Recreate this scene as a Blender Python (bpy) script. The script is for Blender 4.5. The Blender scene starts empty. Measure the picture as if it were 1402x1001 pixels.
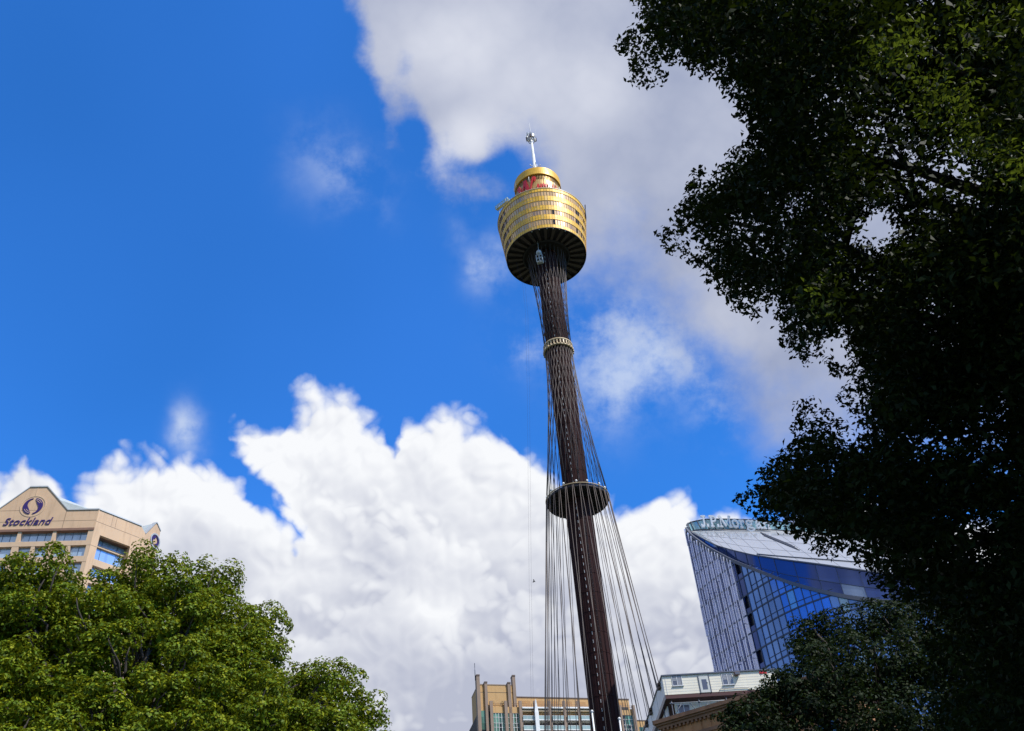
import bpy, bmesh, math, random
import numpy as np
from mathutils import Vector, Matrix

# ------------------------------------------------------------------ camera, sky, sun
S = bpy.context.scene
COL = S.collection
W, H, CX, CY, F = 1402., 1001., 701., 500.5, 1300.      # photograph's frame and focal length in its pixels
VP = (572., -1020.)                                     # vanishing point of the verticals (zenith)
zc = np.array([VP[0] - CX, CY - VP[1], -F]); zc /= np.linalg.norm(zc)
yc = np.array([0, 0, -1.]) - zc * (-zc[2]); yc /= np.linalg.norm(yc)
xc = np.cross(yc, zc)
RM = np.stack([xc, yc, zc])                             # world = RM @ camera
EYE = np.array([0, 0, 1.6])

cam = bpy.data.cameras.new('camera'); cam.sensor_width = 36; cam.lens = F * 36 / W
cam.clip_start = 0.1; cam.clip_end = 20000
camo = bpy.data.objects.new('camera', cam); COL.objects.link(camo)
M4 = Matrix([list(RM[0]) + [0], list(RM[1]) + [0], list(RM[2]) + [1.6], [0, 0, 0, 1]])
camo.matrix_world = M4
S.camera = camo
S.render.resolution_x, S.render.resolution_y = 1024, 731
S.view_settings.view_transform = 'Standard'; S.view_settings.look = 'None'
S.view_settings.exposure = 0.0; S.view_settings.gamma = 1.0

SUN_AZ, SUN_EL = math.radians(125), math.radians(50)    # azimuth clockwise from +Y
SUN = np.array([math.sin(SUN_AZ) * math.cos(SUN_EL), math.cos(SUN_AZ) * math.cos(SUN_EL), math.sin(SUN_EL)])
sl = bpy.data.lights.new('sun', 'SUN'); sl.energy = 5.0; sl.angle = math.radians(0.5); sl.color = (1, .955, .88)
so = bpy.data.objects.new('sun', sl); COL.objects.link(so)
so.rotation_euler = Vector(-SUN).to_track_quat('-Z', 'Y').to_euler()


class NT:
    """little node-tree writer: every call adds a node and returns its output socket"""
    def __init__(s, tree): s.t = tree
    def node(s, typ, **kw):
        n = s.t.nodes.new(typ)
        for k, v in kw.items(): setattr(n, k, v)
        return n
    def put(s, sock, v):
        if hasattr(v, 'links'): s.t.links.new(v, sock)
        elif isinstance(v, (tuple, list)) and sock.type == 'RGBA' and len(v) == 3: sock.default_value = (*v, 1)
        else: sock.default_value = v
    def m(s, op, a, b=0., c=None, clamp=False):
        n = s.node('ShaderNodeMath', operation=op, use_clamp=clamp)
        s.put(n.inputs[0], a); s.put(n.inputs[1], b)
        if c is not None: s.put(n.inputs[2], c)
        return n.outputs[0]
    def v(s, op, a, b=(0, 0, 0), scale=None):
        n = s.node('ShaderNodeVectorMath', operation=op)
        s.put(n.inputs[0], a); s.put(n.inputs[1], b)
        if scale is not None: s.put(n.inputs['Scale'], scale)
        return n.outputs['Value'] if op in ('DOT_PRODUCT', 'LENGTH') else n.outputs[0]
    def comb(s, x, y, z=0.):
        n = s.node('ShaderNodeCombineXYZ')
        for i, q in enumerate((x, y, z)): s.put(n.inputs[i], q)
        return n.outputs[0]
    def sep(s, v):
        n = s.node('ShaderNodeSeparateXYZ'); s.put(n.inputs[0], v); return n.outputs
    def noise(s, vec, scale, detail=6., rough=.55, dist=0., typ=None, color=False, lac=2.0):
        n = s.node('ShaderNodeTexNoise')
        s.put(n.inputs['Vector'], vec); n.inputs['Scale'].default_value = scale
        n.inputs['Detail'].default_value = detail; n.inputs['Roughness'].default_value = rough
        n.inputs['Distortion'].default_value = dist; n.inputs['Lacunarity'].default_value = lac
        return n.outputs['Color'] if color else n.outputs['Fac']
    def voro(s, vec, scale, detail=0., rough=.5, feature='F1'):
        n = s.node('ShaderNodeTexVoronoi', feature=feature)
        s.put(n.inputs['Vector'], vec); n.inputs['Scale'].default_value = scale
        n.inputs['Detail'].default_value = detail; n.inputs['Roughness'].default_value = rough
        if detail: n.normalize = True
        return n.outputs['Distance']
    def sm(s, x, a, b):
        n = s.node('ShaderNodeMapRange', interpolation_type='SMOOTHSTEP')
        s.put(n.inputs[0], x); s.put(n.inputs[1], a); s.put(n.inputs[2], b)
        return n.outputs[0]
    def lin(s, x, a, b, c=0., d=1.):
        n = s.node('ShaderNodeMapRange')
        for i, q in enumerate((x, a, b, c, d)): s.put(n.inputs[i], q)
        return n.outputs[0]
    def mix(s, f, a, b, mode='MIX'):
        n = s.node('ShaderNodeMix', data_type='RGBA', blend_type=mode)
        s.put(n.inputs[0], f); s.put(n.inputs[6], a); s.put(n.inputs[7], b)
        return n.outputs[2]
    def curve(s, x, pts, lo=0., hi=1.4):
        """a value read off a polyline: x in lo..hi, y in 0..1"""
        n = s.node('ShaderNodeFloatCurve')
        c = n.mapping.curves[0]
        n.mapping.extend = 'HORIZONTAL'
        P = [((a - lo) / (hi - lo), (b + .5) / 2) for a, b in pts]
        c.points[0].location = P[0]; c.points[1].location = P[-1]
        for p in P[1:-1]: c.points.new(*p)
        for p in c.points: p.handle_type = 'VECTOR'
        n.mapping.update()
        s.put(n.inputs['Value'], s.m('DIVIDE', s.m('SUBTRACT', x, lo), hi - lo))
        return s.m('SUBTRACT', s.m('MULTIPLY', n.outputs[0], 2.), .5)


def make_world():
    w = bpy.data.worlds.new('World'); S.world = w; w.use_nodes = True
    t = w.node_tree; t.nodes.clear(); n = NT(t)
    d = n.node('ShaderNodeTexCoord').outputs['Generated']
    sky = n.node('ShaderNodeTexSky', sky_type='NISHITA')
    sky.sun_disc = False; sky.sun_elevation = SUN_EL; sky.sun_rotation = SUN_AZ
    sky.air_density = 1.0; sky.dust_density = 0.3; sky.ozone_density = 3.0; sky.altitude = 30
    vv = n.lin(n.noise(d, 2.2, 2., .5), .3, .7, .91, 1.10)
    blue = n.mix(1.0, n.mix(1.0, sky.outputs[0], SKY_TINT, 'MULTIPLY'), n.comb(n.m('MULTIPLY', vv, vv), vv, vv), 'MULTIPLY')
    # fixed tangent plane on the celestial sphere, read in thousandths
    fw, rt, up = [tuple(float(q) for q in RM @ np.array(a)) for a in ((0, 0, -1.), (1., 0, 0), (0, 1., 0))]
    wz = n.v('DOT_PRODUCT', d, fw)
    ww = n.m('MAXIMUM', wz, .15)
    U = n.m('ADD', n.m('MULTIPLY', n.m('DIVIDE', n.v('DOT_PRODUCT', d, rt), ww), 1.3), .701)
    V = n.m('SUBTRACT', .5005, n.m('MULTIPLY', n.m('DIVIDE', n.v('DOT_PRODUCT', d, up), ww), 1.3))
    P0 = n.comb(U, V)

    # ---- noise fields of the cumulus, in a group so that they can be read twice (here and a step toward the sun)
    g = bpy.data.node_groups.new('billows', 'ShaderNodeTree')
    g.interface.new_socket('P', in_out='INPUT', socket_type='NodeSocketVector')
    g.interface.new_socket('H', in_out='OUTPUT', socket_type='NodeSocketFloat')
    gi, go = g.nodes.new('NodeGroupInput'), g.nodes.new('NodeGroupOutput'); q = NT(g)
    p = gi.outputs[0]
    acc = None
    for sc_, am_ in ((4.6, .46), (10.3, .27), (22., .15), (47., .09)):
        a_ = q.m('ABSOLUTE', q.m('SUBTRACT', q.noise(p, sc_, 0., .5), .5))
        a_ = q.m('MULTIPLY', q.m('MINIMUM', q.m('MULTIPLY', a_, 4.2), 1.), am_)
        acc = a_ if acc is None else q.m('ADD', acc, a_)
    g.links.new(acc, go.inputs[0])
    def billow(p):
        x = n.node('ShaderNodeGroup'); x.node_tree = g; n.put(x.inputs[0], p); return x.outputs[0]
    warp = n.v('SCALE', n.v('SUBTRACT', n.noise(P0, 9., 5., .52, color=True), (.5, .5, .5)), scale=.075)
    PW = n.v('ADD', P0, warp); u, v, _ = n.sep(PW)
    PB = n.v('ADD', P0, n.v('SCALE', warp, scale=.35))
    h0 = billow(PB)
    h2 = billow(n.v('ADD', PB, (.006, -.010, 0)))
    fb = n.noise(P0, 5.5, 8., .6)
    fine = n.noise(P0, 24., 5., .62)

    # ---- lower cumulus bank
    hL = n.curve(u, [(-.6, .60), (-.2, .62), (0, .648), (.03, .630), (.06, .655), (.1, .672), (.125, .648), (.16, .620), (.205, .606), (.24, .620),
                     (.27, .632), (.3, .652), (.34, .674), (.375, .700), (.40, .70), (.5, .69), (.8, .70), (1.0, .70), (1.4, .70), (2.0, .7)], -.6, 2.0)
    tC = n.curve(u, [(0, .99), (.24, .74), (.280, .64), (.290, .592), (.31, .574), (.33, .566), (.36, .575), (.4, .557), (.43, .530), (.47, .540), (.50, .576), (.525, .600), (.545, .612),
                     (.56, .578), (.60, .566), (.65, .556), (.685, .585), (.70, .625), (.74, .642), (.78, .655), (.83, .665), (.85, .682),
                     (.9, .676), (.95, .682), (.97, .71), (1.05, .75), (1.4, .80)])
    bC = n.curve(u, [(0, .55), (.27, .60), (.285, .615), (.30, .622), (.33, .637), (.36, .660), (.385, .69), (.405, .75), (.5, .9), (.6, 1), (1.4, 1)])
    sL = n.m('SUBTRACT', v, hL)
    sC = n.m('MINIMUM', n.m('SUBTRACT', v, tC), n.m('SUBTRACT', bC, v))
    sd = n.m('MAXIMUM', sL, sC)
    def gauss(cx, cy, rx, ry, amp, pu=u, pv=v):
        a = n.m('DIVIDE', n.m('SUBTRACT', pu, cx), rx); b = n.m('DIVIDE', n.m('SUBTRACT', pv, cy), ry)
        e = n.m('EXPONENT', n.m('MULTIPLY', n.m('ADD', n.m('MULTIPLY', a, a), n.m('MULTIPLY', b, b)), -1.))
        return n.m('MULTIPLY', e, amp)
    def total(lst):
        r = lst[0]
        for x in lst[1:]: r = n.m('ADD', r, x)
        return r
    holes = total([gauss(.298, .603, .018, .016, .045), gauss(.06, .655, .06, .03, -.05), gauss(.320, .645, .020, .014, .022), gauss(.352, .672, .020, .016, .030), gauss(.437, .690, .018, .011, .02), gauss(.405, .752, .013, .009, .025), gauss(.548, .605, .012, .022, .04), gauss(.46, .685, .02, .012, .03)])
    sdn = n.m('SUBTRACT', n.m('ADD', sd, n.m('ADD', n.m('MULTIPLY', n.m('SUBTRACT', h0, .45), .085), n.m('MULTIPLY', n.m('SUBTRACT', fine, .5), .022))), holes)
    dcum = n.sm(sdn, -.006, .028)
    # light on it: relief against the sun, bright crests, greyer bases
    rel = n.m('ADD', n.m('MULTIPLY', n.m('SUBTRACT', h0, h2), 1.0), n.m('MULTIPLY', n.m('SUBTRACT', h0, .45), .30))
    depth = n.sm(sdn, .02, .20)
    big = n.noise(P0, 3.3, 4., .5)
    br = total([gauss(.40, .745, .09, .045, -.20), gauss(.53, .80, .045, .06, -.22), gauss(.505, .735, .05, .03, -.22), gauss(.56, .635, .03, .045, -.22), gauss(.62, .93, .14, .06, -.20), gauss(.80, .83, .06, .07, -.12), gauss(.30, .79, .07, .05, -.12), gauss(.36, .62, .03, .03, -.10),
                gauss(.60, .835, .045, .026, .25), gauss(.615, .87, .03, .02, .22), gauss(.66, .60, .04, .03, .15), gauss(.63, .73, .09, .06, .30), gauss(.18, .68, .12, .05, .18), gauss(.43, .60, .08, .06, .15), gauss(.92, .71, .05, .04, .25), gauss(.58, .82, .05, .05, .10)])
    # heads in front of heads: brightness falls off below each crest and starts again at the next
    s2 = n.m('MULTIPLY', n.m('ADD', sd, n.m('ADD', n.m('MULTIPLY', n.m('SUBTRACT', h0, .45), .20), n.m('MULTIPLY', n.m('SUBTRACT', big, .5), .30))), 7.5)
    saw = n.m('FRACT', s2)
    crest = n.m('MULTIPLY', n.m('SUBTRACT', 1., saw), n.sm(saw, 0., .30))
    rel = n.m('ADD', rel, n.m('MULTIPLY', n.m('MULTIPLY', n.m('SUBTRACT', crest, .40), .40), n.sm(sdn, .05, .11)))
    lit = n.m('ADD', n.m('SUBTRACT', .93, n.m('MULTIPLY', depth, .40)), n.m('ADD', rel, n.m('ADD', br, n.m('MULTIPLY', n.m('SUBTRACT', big, .5), 1.5))))
    low = n.sm(V, .72, .98)
    lit = n.m('SUBTRACT', lit, n.m('MULTIPLY', low, .24), clamp=True)
    ccum = n.mix(lit, CUM_DARK, CUM_LIGHT)

    # ---- upper grey sheet
    yb = n.curve(u, [(.2, -.4), (.40, -.25), (.46, -.06), (.485, .012), (.50, .07), (.52, .165), (.555, .195), (.60, .236), (.65, .268), (.68, .250), (.70, .236), (.73, .240), (.755, .30), (.78, .385), (.82, .405),
                     (.86, .398), (.90, .412), (.93, .46), (.97, .50), (1.0, .555), (1.05, .612), (1.1, .63), (1.2, .62), (1.4, .62)])
    sU = n.m('ADD', n.m('SUBTRACT', yb, v), n.m('MULTIPLY', n.m('SUBTRACT', fb, .5), .22))
    sU = n.m('ADD', sU, n.m('MULTIPLY', n.m('SUBTRACT', fine, .5), .09))
    eh = [gauss(.565, .075, .022, .035, .075), gauss(.575, .185, .024, .035, .11), gauss(.655, .238, .03, .014, .06), gauss(.552, .14, .018, .03, .03), gauss(.69, .225, .02, .02, .05)]
    sU = n.m('SUBTRACT', sU, total(eh))
    wide = n.sm(U, .66, .82)
    dU = n.m('MULTIPLY', n.sm(sU, n.m('SUBTRACT', -.045, n.m('MULTIPLY', wide, .05)), n.m('ADD', .085, n.m('MULTIPLY', wide, .06))), .97)
    gU = total([gauss(.60, .06, .10, .08, .42, U, V), gauss(.645, .19, .045, .036, .5, U, V), gauss(.83, .12, .05, .05, .26, U, V), gauss(.72, .08, .1, .1, .28, U, V), gauss(1.0, .46, .06, .06, .05, U, V),
                gauss(.60, .225, .03, .03, .40, U, V)])
    lU = n.m('ADD', n.m('ADD', n.m('ADD', gU, .06), n.m('MULTIPLY', n.m('SUBTRACT', n.noise(P0, 4.2, 6., .5), .40), .9)), n.m('MULTIPLY', n.m('SUBTRACT', h0, .45), .22), clamp=True)
    cU = n.mix(lU, SHEET_DARK, SHEET_LIGHT)

    # ---- loose wisps
    wi = total([gauss(.465, .245, .045, .040, .50), gauss(.43, .20, .04, .05, .18), gauss(.655, .368, .026, .030, .85), gauss(.69, .35, .02, .03, .4), gauss(.72, .478, .032, .020, .60), gauss(.76, .45, .06, .06, .40), gauss(.835, .545, .050, .050, .90),
                gauss(.92, .50, .06, .055, .80), gauss(.85, .45, .08, .06, .75), gauss(.258, .595, .018, .034, 1.1), gauss(.62, .315, .02, .02, .22), gauss(.73, .635, .02, .015, .6), gauss(.99, .56, .04, .05, .5), gauss(.53, .275, .025, .03, .16)])
    dW = n.m('MULTIPLY', wi, n.sm(n.m('ADD', n.m('MULTIPLY', fb, .7), n.m('MULTIPLY', fine, .35)), .41, .66), clamp=True)
    # ---- the rest of the sky, behind and beside the view
    dx, dy, dz = n.sep(d)
    pl = n.v('DIVIDE', n.comb(dx, dy, 0.), n.comb(*[n.m('ADD', n.m('MAXIMUM', dz, 0.), .25)] * 3))
    gen = n.noise(pl, 1.5, 8., .58)
    def lobe(az, el, k, amp):
        a, e = math.radians(az), math.radians(el)
        c_ = n.v('DOT_PRODUCT', d, (math.sin(a) * math.cos(e), math.cos(a) * math.cos(e), math.sin(e)))
        return n.m('MULTIPLY', n.m('EXPONENT', n.m('MULTIPLY', n.m('SUBTRACT', c_, 1.), k)), amp)
    gen = n.m('ADD', gen, total([lobe(193, 28, 9., .26), lobe(238, 28, 18., -.22), lobe(292, 32, 9., .34), lobe(95, 30, 7., -.12), lobe(60, 70, 4., .10)]))  # cloud and clear lobes added out of view to steer the glass tower's reflections
    dG = n.m('MULTIPLY', n.sm(gen, .46, .60), .95)
    cG = n.mix(n.sm(n.noise(pl, 4., 4., .55), .35, .7), (2.4, 2.5, 3.0), (4.9, 5.0, 5.3))  # unseen clouds kept darker than those in view to weaken the ambient fill
    front = n.sm(wz, .50, .68)

    c = n.mix(n.m('MULTIPLY', dW, .9), blue, WISP)
    c = n.mix(dU, c, cU)
    c = n.mix(dcum, c, ccum)
    back = n.mix(dG, blue, cG)
    c = n.mix(front, back, c)
    bg = n.node('ShaderNodeBackground'); n.put(bg.inputs[0], c); bg.inputs[1].default_value = .15
    o = n.node('ShaderNodeOutputWorld'); t.links.new(bg.outputs[0], o.inputs[0])


SKY_TINT = (.27, .95, 1.76)
CUM_LIGHT = (6.3, 6.4, 6.6); CUM_DARK = (3.25, 3.45, 4.25)
SHEET_LIGHT = (6.0, 6.1, 6.5); SHEET_DARK = (2.35, 2.65, 3.65)
WISP = (3.6, 4.3, 5.8)
make_world()
if hasattr(S, 'cycles'):
    S.cycles.max_bounces = 5; S.cycles.transparent_max_bounces = 8

# ------------------------------------------------------------------ helpers
def ray(px, py):
    d = RM @ np.array([px - CX, CY - py, -F]); return d / np.linalg.norm(d)
def hz(px, py, D):
    """the point seen at a pixel of the photograph, at horizontal distance D from the eye"""
    d = ray(px, py); return EYE + d * D / math.hypot(d[0], d[1])
def azel(px, py):
    d = ray(px, py); return math.atan2(d[0], d[1]), math.asin(d[2])
def proj(P):
    c = (np.asarray(P) - EYE) @ RM
    w = -c[..., 2]
    return CX + F * c[..., 0] / w, CY - F * c[..., 1] / w, w
def vpdir(a, b):
    """compass direction of a level line seen through two pixels"""
    k = np.cross(np.cross(ray(*a), ray(*b)), [0, 0, 1]); return math.degrees(math.atan2(k[0], k[1]))

class Frame:
    """a vertical wall plane: x along it, y into the building, z up"""
    def __init__(s, p, az):
        s.p = np.array([p[0], p[1], 0.]); a = math.radians(az)
        s.x = np.array([math.sin(a), math.cos(a), 0]); s.y = np.array([-math.cos(a), math.sin(a), 0])
    def w(s, x, y, z): return s.p + s.x * x + s.y * y + np.array([0, 0, z])
    def uz(s, px, py, y=0.):
        d = ray(px, py); o = EYE - s.p - s.y * y
        t = -o.dot(s.y) / d.dot(s.y); q = o + d * t
        return q.dot(s.x), q[2] + 0.
    def u(s, px, py, y=0.): return s.uz(px, py, y)[0]
    def z(s, px, py, y=0.): return s.uz(px, py, y)[1]

class MB:
    """collects faces in world space; build() links them as ONE mesh object"""
    def __init__(s): s.V, s.Fc, s.mi, s.sm, s.uv = [], [], [], [], {}
    def face(s, pts, mat=0, smooth=False, uv=None):
        b = len(s.V); s.V += [tuple(p) for p in pts]; s.Fc.append(list(range(b, b + len(pts)))); s.mi.append(mat); s.sm.append(smooth)
        if uv: s.uv[len(s.Fc) - 1] = uv
    def hexa(s, p, mat=0):
        """eight corners: four of the bottom ring, four of the top ring"""
        b = len(s.V); s.V += [tuple(q) for q in p]
        for f in ((3, 2, 1, 0), (4, 5, 6, 7), (0, 1, 5, 4), (1, 2, 6, 5), (2, 3, 7, 6), (3, 0, 4, 7)):
            s.Fc.append([b + i for i in f]); s.mi.append(mat); s.sm.append(False)
    def box(s, fr, x0, x1, y0, y1, z0, z1, mat=0):
        s.hexa([fr.w(x, y, z) for z in (z0, z1) for x, y in ((x0, y0), (x1, y0), (x1, y1), (x0, y1))], mat)
    def prism(s, fr, poly, y0, y1, mat=0):
        """polygon of (x,z), counter-clockwise from the front, extruded from y0 to y1"""
        n = len(poly); b = len(s.V)
        s.V += [tuple(fr.w(x, y, z)) for y in (y0, y1) for x, z in poly]
        s.Fc.append([b + i for i in range(n)]); s.Fc.append([b + n + i for i in reversed(range(n))])
        for i in range(n): j = (i + 1) % n; s.Fc.append([b + i, b + n + i, b + n + j, b + j])
        s.mi += [mat] * (n + 2); s.sm += [False] * (n + 2)
    def tube(s, pts, r, n=6, mat=0, cap=True):
        pts = [np.asarray(p, float) for p in pts]; rs = r if isinstance(r, (list, tuple)) else [r] * len(pts)
        rings = []
        for i, p in enumerate(pts):
            t = pts[min(i + 1, len(pts) - 1)] - pts[max(i - 1, 0)]; t /= np.linalg.norm(t) + 1e-9
            a = np.cross(t, [0, 0, 1.] if abs(t[2]) < .9 else [1., 0, 0]); a /= np.linalg.norm(a); c = np.cross(t, a)
            rings.append(len(s.V)); s.V += [tuple(p + rs[i] * (a * math.cos(k * 2 * math.pi / n) + c * math.sin(k * 2 * math.pi / n))) for k in range(n)]
        for a, b in zip(rings, rings[1:]):
            for k in range(n): l = (k + 1) % n; s.Fc.append([a + k, b + k, b + l, a + l]); s.mi.append(mat); s.sm.append(True)
        if cap:
            for a in (rings[0], rings[-1]): s.Fc.append([a + k for k in range(n)]); s.mi.append(mat); s.sm.append(False)
    def lathe(s, c, prof, n=48, mat=0, smooth=True, a0=0., uvf=False):
        """profile of (r,z) turned round the upright axis through c"""
        for (r0, z0), (r1, z1) in zip(prof, prof[1:]):
            for k in range(n):
                A, B = a0 + 2 * math.pi * k / n, a0 + 2 * math.pi * (k + 1) / n
                P = [(c[0] + r * math.cos(a), c[1] + r * math.sin(a), z) for r, a, z in ((r0, A, z0), (r0, B, z0), (r1, B, z1), (r1, A, z1))]
                if r0 < 1e-6: P = P[1:]
                elif r1 < 1e-6: P = P[:3]
                s.face(P, mat, smooth)
    def build(s, name, mats, parent=None):
        me = bpy.data.meshes.new(name)
        off = np.array(parent.matrix_world.translation) if parent is not None else np.zeros(3)
        if parent is not None and parent.parent is not None: off = np.zeros(3); off = np.array(parent['_o']) if '_o' in parent else off
        me.from_pydata([tuple(np.asarray(p) - off) for p in s.V], [], s.Fc)
        for m in (mats if isinstance(mats, (list, tuple)) else [mats]): me.materials.append(m)
        me.polygons.foreach_set('material_index', s.mi); me.polygons.foreach_set('use_smooth', s.sm)
        if s.uv:
            l = me.uv_layers.new(name='UVMap')
            for fi, uv in s.uv.items():
                for li, q in zip(me.polygons[fi].loop_indices, uv): l.data[li].uv = q
        bm = bmesh.new(); bm.from_mesh(me)
        bmesh.ops.remove_doubles(bm, verts=bm.verts, dist=1e-4)
        bmesh.ops.recalc_face_normals(bm, faces=bm.faces) if not s.uv else None
        bm.to_mesh(me); bm.free()
        o = bpy.data.objects.new(name, me); COL.objects.link(o)
        if parent is not None: o.parent = parent
        return o

ROOTS = {}
def thing(name, label, cat, loc, group=None):
    o = bpy.data.objects.new(name, None); COL.objects.link(o)
    o.location = [float(q) for q in loc]; o.matrix_world = Matrix.Translation(o.location)
    o.empty_display_size = .5
    tag(o, label, cat, group); return o
def tag(o, label=None, cat=None, group=None, kind=None):
    if label: o['label'] = label
    if cat: o['category'] = cat
    if group: o['group'] = group
    if kind: o['kind'] = kind
    return o
def part(mb, name, mats, thing_, parent=None):
    """a part of a thing, or with parent a sub-part under that part (parts sit at their thing's origin, so offsets agree)"""
    o = mb.build(name, mats, thing_)
    if parent is not None: o.parent = parent
    return o

def pmat(name, col, rough=.6, metal=0., spec=.5, noise=0., nscale=1., bump=0., bscale=8., coat=0., stain=None):
    """principled material with blotchy colour variation and a fine bump, both in object space"""
    m = bpy.data.materials.new(name); m.use_nodes = True; t = m.node_tree; n = NT(t)
    b = t.nodes['Principled BSDF']; b.inputs['Base Color'].default_value = (*col, 1)
    b.inputs['Roughness'].default_value = rough; b.inputs['Metallic'].default_value = metal
    b.inputs['Specular IOR Level'].default_value = spec; b.inputs['Coat Weight'].default_value = coat
    oc = n.node('ShaderNodeTexCoord').outputs['Object']
    if noise:
        f = n.noise(oc, nscale, 6., .6)
        k = n.lin(f, .3, .7, 1 - noise, 1 + noise)
        c = n.mix(1., (*col,), n.comb(k, k, k), 'MULTIPLY')
        if stain:
            sx, sy, sz = n.sep(oc)
            st = n.sm(n.noise(n.comb(n.m('MULTIPLY', sx, 1.), n.m('MULTIPLY', sy, 1.), n.m('MULTIPLY', sz, .12)), 1.3, 5., .6), .5, .72)
            c = n.mix(n.m('MULTIPLY', st, stain), c, (col[0] * .45, col[1] * .42, col[2] * .4))
        n.put(b.inputs['Base Color'], c)
        n.put(b.inputs['Roughness'], n.lin(f, .3, .7, max(rough - .08, .02), min(rough + .08, 1)))
    if bump:
        bp = n.node('ShaderNodeBump'); bp.inputs['Strength'].default_value = bump; bp.inputs['Distance'].default_value = .02
        n.put(bp.inputs['Height'], n.noise(oc, bscale, 4., .6)); n.put(b.inputs['Normal'], bp.outputs[0])
    return m

def glassmat(name, col, rough=.06, metal=.0, spec=.9, vary=.25, cell=(1., 1.), alt=None, altp=.2, wob=.01, rand=None):
    """facade glass: opaque, mirror-like, each pane (one unit of UV) a little different in tint and tilt"""
    m = bpy.data.materials.new(name); m.use_nodes = True; t = m.node_tree; n = NT(t)
    b = t.nodes['Principled BSDF']
    b.inputs['Roughness'].default_value = rough; b.inputs['Metallic'].default_value = metal; b.inputs['Specular IOR Level'].default_value = spec
    uv = n.node('ShaderNodeTexCoord').outputs['UV']
    fl = n.v('FLOOR', n.v('MULTIPLY', uv, (*cell, 1)))
    wn = n.node('ShaderNodeTexWhiteNoise', noise_dimensions='2D'); n.put(wn.inputs[0], fl)
    k = n.lin(wn.outputs[0], 0, 1, 1 - vary, 1 + vary)
    c = n.mix(1., col, n.comb(k, k, k), 'MULTIPLY')
    if alt:
        w2 = n.node('ShaderNodeTexWhiteNoise', noise_dimensions='2D'); n.put(w2.inputs[0], n.v('ADD', fl, (17.3, 5.1, 0)))
        c = n.mix(n.m('LESS_THAN', w2.outputs[0], altp), c, alt)
    n.put(b.inputs['Base Color'], c)
    nm = n.node('ShaderNodeNewGeometry').outputs['Normal']
    j = n.v('SCALE', n.v('SUBTRACT', wn.outputs[1], (.5, .5, .5)), scale=wob * 2)
    n.put(b.inputs['Normal'], n.v('NORMALIZE', n.v('ADD', nm, j)))
    return m

def leafmat(name, col, trans, rough=.42, spec=.45, tf=.35, vary=.35, tint=None):
    m = bpy.data.materials.new(name); m.use_nodes = True; t = m.node_tree; n = NT(t)
    b = t.nodes['Principled BSDF']; out = t.nodes['Material Output']
    r = n.node('ShaderNodeNewGeometry').outputs['Random Per Island']
    k = n.lin(r, 0, 1, 1 - vary, 1 + vary)
    c = n.mix(1., col, n.comb(k, k, n.m('MULTIPLY', k, .9)), 'MULTIPLY')
    if tint: c = n.mix(n.m('MULTIPLY', n.sm(n.m('FRACT', n.m('MULTIPLY', r, 7.31)), .55, 1.), .8), c, tint)
    n.put(b.inputs['Base Color'], c); b.inputs['Roughness'].default_value = rough; b.inputs['Specular IOR Level'].default_value = spec
    tr = n.node('ShaderNodeBsdfTranslucent'); n.put(tr.inputs[0], n.mix(1., trans, n.comb(k, k, k), 'MULTIPLY'))
    mx = n.node('ShaderNodeMixShader'); mx.inputs[0].default_value = tf
    t.links.new(b.outputs[0], mx.inputs[1]); t.links.new(tr.outputs[0], mx.inputs[2]); t.links.new(mx.outputs[0], out.inputs[0])
    return m

def text_mesh(body, shear=0., bold=.0, space=1.):
    """outline of a word as (triangulated faces) in x,y with cap height about .7"""
    c = bpy.data.curves.new('word', 'FONT'); c.body = body; c.shear = shear; c.offset = bold; c.space_character = space
    c.extrude = .06; c.resolution_u = 3
    o = bpy.data.objects.new('word', c); COL.objects.link(o)
    dg = bpy.context.evaluated_depsgraph_get(); me = o.evaluated_get(dg).to_mesh()
    V = np.array([v.co[:] for v in me.vertices]); Fc = [list(p.vertices) for p in me.polygons]
    o.evaluated_get(dg).to_mesh_clear(); bpy.data.objects.remove(o); bpy.data.curves.remove(c)
    return V, Fc

# ------------------------------------------------------------------ materials
GOLD = pmat('gold_cladding', (.72, .41, .04), .5, .2, noise=.10, nscale=.6)
GOLD2 = pmat('bronze_gold', (.50, .32, .12), .45, .5, noise=.12, nscale=.5, stain=.3)
GWIN = glassmat('gold_glazing', (.78, .50, .24), .26, .2, vary=.18, alt=(.56, .38, .27), altp=.14, wob=.03)
GSPA = glassmat('gold_spandrel', (.90, .50, .02), .50, .15, vary=.14, alt=(.80, .50, .12), altp=.2, wob=.03)
DARKWIN = pmat('dark_window', (.015, .015, .02), .15)
SHAFT = pmat('dark_brown_steel', (.030, .0125, .0125), .8, .0, .10, noise=.25, nscale=.4, stain=.3)
CABLE = pmat('galvanised_cable', (.115, .095, .086), .55, .2, .4, noise=.15, nscale=.3)
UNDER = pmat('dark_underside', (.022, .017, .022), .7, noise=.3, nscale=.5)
RIB = pmat('brown_rib', (.075, .052, .05), .6, noise=.3, nscale=.5)
CREAM = pmat('cream_steel', (.50, .38, .22), .5, noise=.1, nscale=.8)
WHITE = pmat('white_paint', (.75, .75, .73), .45, noise=.06, nscale=1.5)
LGREY = pmat('light_grey_steel', (.45, .47, .48), .5, .2, noise=.1)
RED = pmat('red_sign', (.62, .012, .018), .4)
BLACK = pmat('black_steel', (.02, .02, .022), .5)

# ------------------------------------------------------------------ ground
def build_ground():
    m = pmat('park_grass', (.035, .05, .018), .9, noise=.4, nscale=.15, bump=.6, bscale=3.)
    b = MB(); r = 6000
    b.face([(-r, -r, 0), (r, -r, 0), (r, r, 0), (-r, r, 0)])
    tag(b.build('ground', m), kind='structure')
build_ground()

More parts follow.
